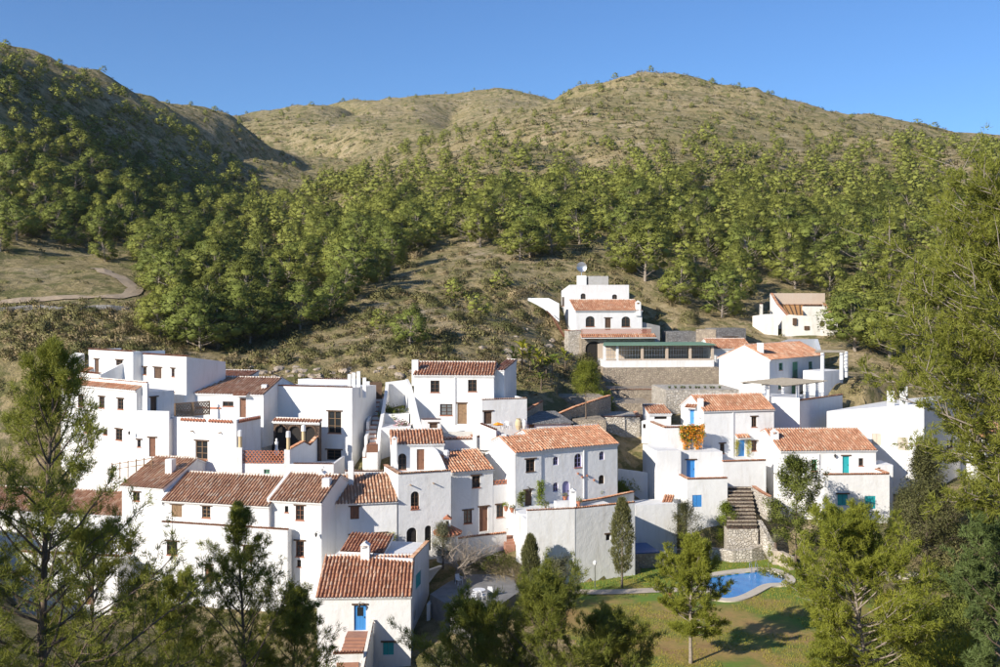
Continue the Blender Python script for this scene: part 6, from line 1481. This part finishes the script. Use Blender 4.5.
# shrubs and bushes: (px, py_top, Y, radius, height, leaf, label)
def hat(px, Y): return hzz((px-500)/1000*Y, Y)
for k, (px, Y, z, r, hh, lf, lab) in enumerate([
    (425, 70, -28.6, 2.3, 3.4, 'leaf_fresh', 'bright green bush at the foot of the lowest cottage'),
    (395, 66, -29.5, 1.6, 2.4, 'leaf_green', 'dark bush below the cottage stair'),
    (452, 78, -27.3, 1.7, 2.6, 'leaf_olive', 'pale spindly shrub between cottage and paved terrace'),
    (330, 74, -29.6, 1.8, 3.4, 'leaf_fresh', 'yellow-green bush against the left corner of the lowest cottage'),
    (500, 75, -28.3, 2.4, 2.6, 'leaf_green', 'rounded green bush at the lower edge of the paved terrace'),
    (600, 66, -27.6, 1.8, 1.9, 'leaf_yellow', 'yellow-leaved shrub at the near edge of the lawn'),
    (905, 72, -25.6, 2.6, 3.3, 'leaf_green', 'green bush behind the broad leaning pine'),
    (955, 64, -23.6, 2.7, 3.6, 'leaf_yellow', 'yellow-green bush glowing in the sun at lower right'),
    (985, 76, -23.0, 3.0, 3.2, 'leaf_green', 'dark bush under the big white house at right'),
    (930, 60, -24.0, 2.6, 2.6, 'leaf_fresh', 'fresh green bush at the bottom right corner'),
    (990, 58, -21.5, 2.6, 3.0, 'leaf_green', 'shaded bush against the right edge'),
    (860, 78, -26.5, 2.0, 2.2, 'leaf_green', 'low bush at the end of the pool lawn'),
    (900, 84, -25.6, 1.8, 2.0, 'leaf_yellow', 'small yellowish bush below the olive-grey juniper'),
    (742, 66, -27.4, 2.2, 1.2, 'leaf_green', 'low green ground cover before the pool lawn'),
    (790, 64, -27.0, 2.4, 1.5, 'leaf_green', 'low dark bush right of the pool lawn'),
    (875, 88, -26.2, 1.6, 1.8, 'leaf_green', 'green bush left of the mossy low stone wall'),
    (950, 96, -23.8, 2.4, 2.4, 'leaf_green', 'dark bush right of the olive-grey juniper'),
    (985, 98, -22.8, 2.6, 2.6, 'leaf_scrub', 'scrubby bush at the foot of the shaded right-hand front'),
    (880, 98, -24.4, 1.6, 2.0, 'leaf_fresh', 'fresh bush at the corner of the teal-shuttered terrace room'),
    (975, 84, -24.0, 2.4, 2.8, 'leaf_green', 'thick bush below the stone wall by the juniper'),
    (175, 66, -28.6, 2.8, 3.2, 'leaf_green', 'dark bush below the long low row house'),
    (285, 68, -29.2, 2.6, 3.0, 'leaf_scrub', 'grey-green bush left of the lowest cottage'),
    (225, 62, -28.2, 3.0, 2.8, 'leaf_green', 'spreading bush at the foot of the sparse upright pine'),
    (130, 62, -26.8, 2.8, 3.2, 'leaf_scrub', 'olive scrub under the tall airy pine'),
    (310, 60, -29.6, 2.2, 2.4, 'leaf_fresh', 'fresh green bush below the cottage'),
    (865, 66, 0, 2.4, 2.4, 'leaf_fresh', 'fresh bush under the broad leaning pine'),
    (900, 66, 0, 2.8, 2.6, 'leaf_fresh', 'large fresh green bush right of the broad leaning pine'),
    (940, 72, 0, 2.8, 3.0, 'leaf_green', 'large green bush below the mossy stone wall'),
    (965, 68, 0, 2.4, 2.6, 'leaf_yellow', 'second yellow-green bush at lower right'),
    (925, 80, 0, 2.2, 1.8, 'leaf_fresh', 'low fresh bush in front of the mossy stone wall'),
    (960, 78, 0, 2.4, 2.6, 'leaf_green', 'bush in the shade right of the mossy stone wall'),
    (890, 60, 0, 2.0, 2.2, 'leaf_yellow', 'yellowish bush at the bottom edge beside the leaning pine trunk'),
    (655, 62, 0, 2.0, 1.6, 'leaf_green', 'low green bush at the bottom edge before the lawn'),
    (570, 60, 0, 2.4, 2.6, 'leaf_fresh', 'fresh green bush between the dark dense pine and the lawn'),
    (510, 62, 0, 2.6, 3.0, 'leaf_green', 'green thicket between the two dark pines'),
    (440, 62, 0, 2.2, 3.0, 'leaf_fresh', 'fresh green thicket right of the cottage foot'),
    (934, 86, 0, 2.2, 2.4, 'leaf_green', 'rounded bush just below the olive-grey juniper'),
    (958, 89, 0, 2.6, 2.8, 'leaf_scrub', 'dusty shrub between the juniper and the blue-green pine'),
    (620, 110, -20.6, 1.0, 1.6, 'leaf_fresh', 'small green bush right of the purple-doored house'),
    (632, 112, -21.2, 1.4, 1.3, 'leaf_yellow', 'yellow-green bush on the rocky bank beside the purple-doored house'),
    (700, 102.5, -26.4, 0.8, 1.0, 'leaf_yellow', 'small yellow flowering shrub on the low stone wall'),
    (665, 103, -26.4, 1.6, 0.8, 'leaf_green', 'low dark shrub along the blue-shaded white wall'),
    (396, 110, -12.9, 1.35, 1.3, 'leaf_green', 'green shrub filling the walled garden bed beside the stairway'),
    (388, 110.5, -12.8, 0.9, 1.2, 'leaf_fresh', 'lighter shrub in the corner of the walled garden bed'),
    (586, 150, -9.0, 1.8, 2.2, 'leaf_scrub', 'tangled shrub under the stone arch of the hill house'),
    (583, 151, -7.6, 0.8, 1.8, 'leaf_yellow', 'yellow bush at the corner of the hill house'),
    (602, 128, -12.0, 1.6, 2.6, 'leaf_fresh', 'fresh green bush behind the umbrella pine'),
    (735, 124, -11.6, 1.0, 1.8, 'leaf_dry', 'reddish dry plant beside the lane to the pergola house'),
    (745, 123, -13.0, 1.0, 1.2, 'leaf_scrub', 'low scrubby plant along the lane to the pergola house'),
    (690, 165, -4.5, 1.8, 2.4, 'leaf_scrub', 'grey-green shrub behind the dry-stone outbuilding'),
    (760, 152, -6.2, 2.0, 1.8, 'leaf_scrub', 'scrubby bush in front of the ruined house'),
    (590, 112, -15.2, 1.3, 1.0, 'leaf_fresh', 'green plant at the foot of the umbrella pine'),
    (570, 116, -14.0, 1.2, 1.0, 'leaf_scrub', 'low grey shrub under the sloping orange-coped wall'),
]):
    bush('bush', Vector(((px-500)/1000*Y, Y, z if abs(z+12.85) < 0.1 else hzz((px-500)/1000*Y, Y)-0.1)), lab, 'bush', lf, 60+k, r, hh, int(170*r*hh)+60, 6, 0.17, 0.085)
# banana and loquat clump left of the umbrella pine: broad arching leaves
def broad(px, Y, z, hgt, n, L, label, leaf, seed, cat='plant', name='banana_plant', wd=0.42, stem=0.09):
    Y += 6.0; hgt *= 1.15; L *= 1.2; z = hzz((px-500)/1000*Y, Y)
    o = empty(name, Vector(((px-500)/1000*Y, Y, z)), label, cat); rng_ = np.random.default_rng(seed); mb = MB(); lf = MB()
    mb.tube([Vector((0, 0, -0.4)), Vector((0.05, 0, hgt*0.6))], [stem, stem*0.7], 7); mb.build('stem', 'bark', o)
    for k in range(n):
        a = k*2.4+rng_.normal(0, .2); el = rng_.uniform(0.25, 1.25); l_ = L*rng_.uniform(0.75, 1.2); b0 = Vector((0, 0, hgt*rng_.uniform(0.3, 0.62)))
        d_ = Vector((math.cos(a), math.sin(a), 0)); sd_ = Vector((-math.sin(a), math.cos(a), 0)); prev = None
        for s_ in range(6):
            t_ = s_/5; c = b0 + d_*(l_*math.cos(el)*t_) + UP*(l_*math.sin(el)*t_ - 0.5*l_*t_*t_); w_ = wd*math.sin(math.pi*(0.08+0.9*t_))**0.8/2
            cur = (c-sd_*w_+UP*0.04, c, c+sd_*w_+UP*0.04)
            if prev: lf.quad(prev[0], prev[1], cur[1], cur[0]); lf.quad(prev[1], prev[2], cur[2], cur[1])
            prev = cur
    lf.build('leaves', leaf, o, smooth=True)
for k, (px, Y, z, hg, n, L, lf) in enumerate([(514, 117, -12.5, 3.6, 12, 2.0, 'leaf_green'), (522, 118, -12.3, 4.0, 14, 2.2, 'leaf_yellow'), (530, 118, -12.8, 3.4, 12, 2.0, 'leaf_green'), (538, 117.5, -12.6, 3.6, 12, 1.8, 'leaf_yellow'), (546, 118, -13.2, 3.6, 14, 2.0, 'leaf_green'), (552, 119, -12.4, 4.0, 12, 1.9, 'leaf_fresh'), (565, 124, -11.2, 3.6, 10, 1.6, 'leaf_yellow'), (541, 114, -14.2, 2.4, 10, 1.6, 'leaf_green')]):
    broad(px, Y, z, hg, n, L, ['dark green broad-leaved banana plant nearest the back house corner', 'tall yellow-leaved banana plant in the sunny clump', 'dark leaved plant between two yellow banana plants', 'yellow-green banana plant in the middle of the clump', 'leafy green plant above the short orange-coped wall', 'tallest fresh green plant of the clump beside the umbrella pine', 'yellow plant upslope behind the umbrella pine', 'low dark plant hanging over the shed'][k], lf, 400+k)
# agaves and yuccas
def agave(px, Y, z, L, label, n=26, leaf='leaf_olive', group=None, wd=0.11):
    o = empty('agave', Vector(((px-500)/1000*Y, Y, z)), label, 'plant', group); lf = MB(); rr = random.Random(int(px))
    for k in range(n):
        a = k*2.4; el = 0.25+1.1*(k/n)+rr.uniform(-.1, .1); d_ = Vector((math.cos(a)*math.cos(el), math.sin(a)*math.cos(el), math.sin(el))); sd_ = Vector((-math.sin(a), math.cos(a), 0)); l_ = L*rr.uniform(0.8, 1.1)
        p0, p1, p2 = Vector((0, 0, 0.05)), d_*l_*0.55, d_*l_+Vector((0, 0, -0.08*l_)); lf.quad(p0-sd_*wd*0.4, p0+sd_*wd*0.4, p1+sd_*wd*0.5, p1-sd_*wd*0.5); lf.add([p1-sd_*wd*0.5, p1+sd_*wd*0.5, p2], [(0, 1, 2)])
    lf.build('leaves', leaf, o); mb = MB(); mb.lathe((0, 0, 0), [(0.16, -0.45), (0.14, 0.0), (0.08, 0.12)], 8); mb.build('stem', 'bark', o)
agave(775.5, 99.5, -24.2, 1.25, 'spiky pale agave on the bank beside the stone stairway', 34)
agave(669, 88.5, LAWN_Z+0.5, 0.9, 'spiky yucca in a terracotta pot beside the lawn path', 26, 'leaf_green')
o = empty('flower_pot', P(669, 600, 88.5), 'terracotta pot holding the spiky yucca', 'pot'); mb = MB(); mb.lathe((0, 0, 0), [(0.2, -0.1), (0.32, .38), (0.36, .4), (0.36, .5), (0.28, .5)], 12); mb.build('pot', 'brick_paint', o)
o.location.z = LAWN_Z+0.08
for k in range(11): agave(669.5+4.9*k+(k % 3), 126.0, (300-388.6)/1000*126, 0.55, 'blue-green potted succulent in the row on the garden wall', 14, 'needles_blue', 'succulents on the garden wall', 0.10)
# orange creeper, climbing vines, garden flowers
def creeper(name, px0, px1, y0, y1, v, off, leaf, label, seed, n=340, cat='creeper', flower=None, ln=0.16, hang=True):
    rng_ = np.random.default_rng(seed); o = empty(name, v.PL, label, cat); a0, _ = v.hit(px0, v.PL, v.u); a1, _ = v.hit(px1, v.PL, v.u); Yh = v.PL.y
    z1, z0 = (300-y0)/1000*Yh, (300-y1)/1000*Yh; s_ = rng_.uniform(0, 1, n); tz = rng_.uniform(0, 1, n)
    ssn = np.sin(s_*13+seed)*0.5+0.5; zz = z1-(z1-z0)*tz*(0.45+0.55*ssn)
    p = np.array([[*(v.u*(a0+(a1-a0)*a)-v.w*(off*rng_.uniform(0.2, 1.3)))[:2], z] for a, z in zip(s_, zz)]); dd = np.tile(np.array([[-v.w.x, -v.w.y, -0.3 if hang else 0.5]]), (n, 1))
    k = int(n*(0.62 if flower else 1.0)); p[:, 2] -= 0
    co, f = blades(rng_, p[k:] if flower else p, dd[k:] if flower else dd, 6, ln, ln*0.55, 0.9, 0, 0.1, False); link_mesh('leaves', fast_mesh('leaves', co, f, [M[leaf]]), o)
    if flower: co, f = blades(rng_, p[:k], dd[:k], 6, ln, ln*0.5, 0.8, -0.3, 0.09, False); link_mesh('flowers', fast_mesh('flowers', co, f, [M[flower]]), o)
    mb = MB(); mb.tube([v.u*((a0+a1)/2)-v.w*0.1+Vector((0, 0, z0-0.5)), v.u*((a0+a1)/2)-v.w*0.1+Vector((0, 0, z1))], [0.04, 0.02], 5); mb.build('stem', 'bark', o)
creeper('flowering_creeper', 679, 703, 424.5, 452, vK2, 0.35, 'leaf_fresh', 'cascade of orange flowers over the white terrace wall', 501, 520, 'creeper', 'flower_orange', 0.2)
creeper('climbing_vine', 517, 523, 492, 510, vF2, 0.2, 'leaf_green', 'vine climbing left of the dark door beside the purple-doored house', 502, 90)
creeper('climbing_vine', 536, 542, 483, 511, vF2, 0.25, 'leaf_fresh', 'thicker vine climbing right of the dark door beside the purple-doored house', 503, 150)
creeper('climbing_vine', 734.5, 738, 441, 457, vK, 0.25, 'leaf_yellow', 'flowering vine left of the blue door under the tile canopy', 504, 70, ln=0.13)
creeper('climbing_vine', 745.5, 749.5, 441, 457, vK, 0.25, 'leaf_yellow', 'flowering vine right of the blue door under the tile canopy', 505, 70, ln=0.13)
creeper('climbing_vine', 388, 394, 536, 552, vE, 0.35, 'leaf_yellow', 'yellow potted climber right of the wide-roofed house door', 506, 90, ln=0.14, hang=False)
bush('bougainvillea', Vector(((401.5-500)/1000*106.5, 106.5, -13.6)), 'pink-red bougainvillea in the stepped garden', 'shrub', 'leaf_green', 507, 0.75, 0.8, 60, 5, 0.14, 0.08, extra=('flower_pink', 90, 0.13))
bush('potted_plant', Vector(((545.5-500)/1000*97.5, 97.5, -20.1)), 'round potted plant on the terrace beside the dark door', 'plant', 'leaf_green', 508, 0.4, 0.6, 50, 5, 0.12, 0.06, stems=2)
for k, (px, Y, y, lab) in enumerate([(578.5, 98.8, 506, 'large terracotta pot beside the small niche chimney on the terrace'), (600.5, 103.6, 497.5, 'terracotta pot under the right-hand arched window of the purple-doored house'), (565, 98.6, 501, 'terracotta pot on the low planter wall before the purple door'), (506, 97.6, 511, 'terracotta pot on the ledge below the corner lamp'), (512, 97, 512.5, 'terracotta pot next to the steps by the corner lamp')]):
    o = empty('plant_pot', P(px, y, Y), lab, 'pot'); mb = MB(); mb.lathe((0, 0, 0), [(0.13, 0), (0.22, .36), (0.25, .38), (0.25, .45), (0.19, .45)], 12); mb.build('pot', 'brick_paint', o)
    co, f, nv = bush_geo(600+k, 0.25, 0.25, 0.4, 26, 5, 0.16, 0.06); lo = link_mesh('foliage', fast_mesh('foliage', co, f, [M['leaf_fresh' if k % 2 else 'leaf_olive']]), o); lo.location.z = 0.45

# ------------------------------------------------------------------ small things
def chair(loc, rz, label):
    o = empty('plastic_chair', loc, label, 'chair'); o.rotation_euler.z = rz
    s = MB(); s.box((0, 0, 0.43), 0.23, 0.22, 0.02); s.build('seat', 'white_plastic', o)
    s = MB(); s.hexa([Vector(p) for p in ((-.22, .2, .45), (.22, .2, .45), (.22, .23, .45), (-.22, .23, .45), (-.2, .32, .88), (.2, .32, .88), (.2, .35, .88), (-.2, .35, .88))]); s.build('backrest', 'white_plastic', o)
    for sx in (-1, 1):
        for sy in (-1, 1): s = MB(); s.tube([Vector((sx*.25, sy*.24, 0)), Vector((sx*.21, sy*.19, .43))], 0.025, 6); s.build('leg', 'white_plastic', o)
        s = MB(); s.tube([Vector((sx*.23, -.2, .43)), Vector((sx*.26, -.18, .66)), Vector((sx*.24, .27, .67))], 0.025, 6); s.build('armrest', 'white_plastic', o)
ch = [(459, 90.0, 0.6, 'white plastic armchair near the curved terrace wall'), (483, 85.3, 2.2, 'white plastic armchair beside the round garden table'), (474, 85.0, -1.8, 'white plastic armchair with its back to the cottage, at the round table'), (491, 86.6, 2.9, 'white plastic armchair farther from the round table, near the olive trees')]
for (px, Y, rz, lab) in ch: chair(Vector(((px-500)/1000*Y, Y, zt_)), rz, lab)
o = empty('garden_table', Vector(((479-500)/1000*85.6, 85.9, zt_)), 'round white garden table on the paved terrace', 'table')
s = MB(); s.lathe((0, 0, 0), [(0.55, 0.70), (0.57, 0.72), (0.55, 0.74)], 18); s.build('table_top', 'white_plastic', o)
for k in range(4): s = MB(); a = k*1.57+.4; s.tube([Vector((math.cos(a)*.45, math.sin(a)*.45, 0)), Vector((math.cos(a)*.3, math.sin(a)*.3, .7))], 0.03, 6); s.build('leg', 'white_plastic', o)
o = empty('garden_lamp', Vector((P(595, 588, 92).x, 92, LAWN_Z)), 'slender garden lamp post on the lawn before the retaining wall', 'lamp')
s = MB(); s.tube([Vector((0, 0, 0)), Vector((0, 0, 2.1))], [0.05, 0.04], 8); s.build('post', 'metal_pale', o)
s = MB(); s.lathe((0, 0, 0), [(0.06, 2.1), (0.15, 2.18), (0.17, 2.42), (0.12, 2.46), (0.02, 2.56)], 10); s.build('lantern', 'white_plastic', o)
# satellite dish and cistern above the hill house
g = ground(582, 284) or P(582, 284, 168); Yd = 167.0
o = empty('satellite_dish', P(581.5, 276, Yd), 'satellite dish on a white block above the hill house', 'antenna')
s = MB(); s.box((0, 0, -0.9), 0.75, 0.7, 0.95); s.build('block', 'plaster', o)
s = MB(); s.tube([Vector((0, 0, 0)), Vector((0, 0, 1.1))], 0.06, 6); s.build('mast', 'metal_pale', o)
s = MB()
for r_ in range(4):
    for k in range(14):
        a0, a1 = 2*math.pi*k/14, 2*math.pi*(k+1)/14; q = []
        for (rr_, aa) in ((r_, a0), (r_, a1), (r_+1, a1), (r_+1, a0)): rr2 = rr_/4*0.85; q.append(Vector((rr2*math.cos(aa), -0.15-0.25*(rr_/4)**2, 1.5+rr2*math.sin(aa))))
        s.quad(*q)
s.build('dish', 'metal_pale', o); s = MB(); s.tube([Vector((0, -.2, .9)), Vector((0, -.9, 1.4))], 0.03, 5); s.build('feed_arm', 'metal_dark', o)
o = empty('cistern', P(597, 284, 168), 'low grey concrete cistern beside the satellite dish', 'tank'); s = MB(); s.box((0, 0, 0.3), 1.7, 1.2, 1.0, 0.1); s.build('tank', 'concrete', o); s = MB(); s.box((0.1, 0, 1.34), 0.5, 0.4, 0.05); s.build('lid', 'metal_dark', o)
# terrace things in front of the annex of the back house
o = empty('parasol', P(497.5, 430, 103.4), 'small folded orange parasol lying by the annex terrace wall', 'parasol'); s = MB(); s.tube([Vector((-.45, 0, .55)), Vector((0, 0, .62)), Vector((.6, 0, .55))], [0.05, 0.2, 0.06], 8); s.build('canopy', 'flower_orange', o); s = MB(); s.tube([Vector((-.8, 0, .52)), Vector((-.45, 0, .55))], 0.025, 5); s.build('pole', 'wood_tan', o)
for k, px in enumerate((503.5, 509)): chair(P(px, 429, 103.9), 0.5+1.9*k, ['white plastic chair on the annex terrace beside the orange parasol', 'white plastic chair on the annex terrace beside the clay jar'][k])
for k, (px, Y, y) in enumerate([(518.5, 103.6, 430), (524, 103.8, 430)]):
    o = empty('clay_jar', P(px, y, Y), ['tall ochre clay jar on the annex terrace', 'whitewashed clay jar at the corner of the annex terrace'][k], 'jar'); s = MB(); s.lathe((0, 0, 0), [(0.2, 0), (0.36, .5), (0.34, .85), (0.2, 1.1), (0.26, 1.2), (0.2, 1.2)], 12); s.build('jar', ['chimney_tan', 'plaster'][k], o)


# white garden figure in the arcaded patio
o = empty('garden_statue', P(276.6, 455, 101.5), 'small white garden statue in the arcaded patio', 'statue')
s = MB(); s.box((0, 0, 0.25), 0.2, 0.2, 0.25); s.build('pedestal', 'plaster', o)
s = MB(); s.lathe((0, 0, 0.5), [(0.17, 0), (0.13, 0.3), (0.16, 0.62), (0.20, 0.8), (0.08, 0.93), (0.11, 1.02), (0.10, 1.14), (0.03, 1.2)], 12); s.build('figure', 'plaster', o, smooth=True)

# ------------------------------------------------------------------ the air between camera and far hills
hm = bpy.data.materials.new('haze_air'); hm.use_nodes = True; ht = hm.node_tree; ht.nodes.clear()
ho = ht.nodes.new('ShaderNodeOutputMaterial'); hv = ht.nodes.new('ShaderNodeVolumePrincipled')
hv.inputs['Color'].default_value = (0.80, 0.88, 1.0, 1); hv.inputs['Density'].default_value = 0.00006; hv.inputs['Anisotropy'].default_value = 0.2
ht.links.new(hv.outputs[0], ho.inputs['Volume'])
zlo = float(GZ.min())-2; zhi = float(GZ.max())+18
mb = MB(); mb.hexa([Vector((x, y, z)) for z in (zlo, zhi) for (x, y) in ((-2300, -60), (2300, -60), (2300, 1600), (-2300, 1600))])
tag(mb.build('haze', hm, kind='stuff'), 'thin bluish air haze over the whole valley', 'haze')
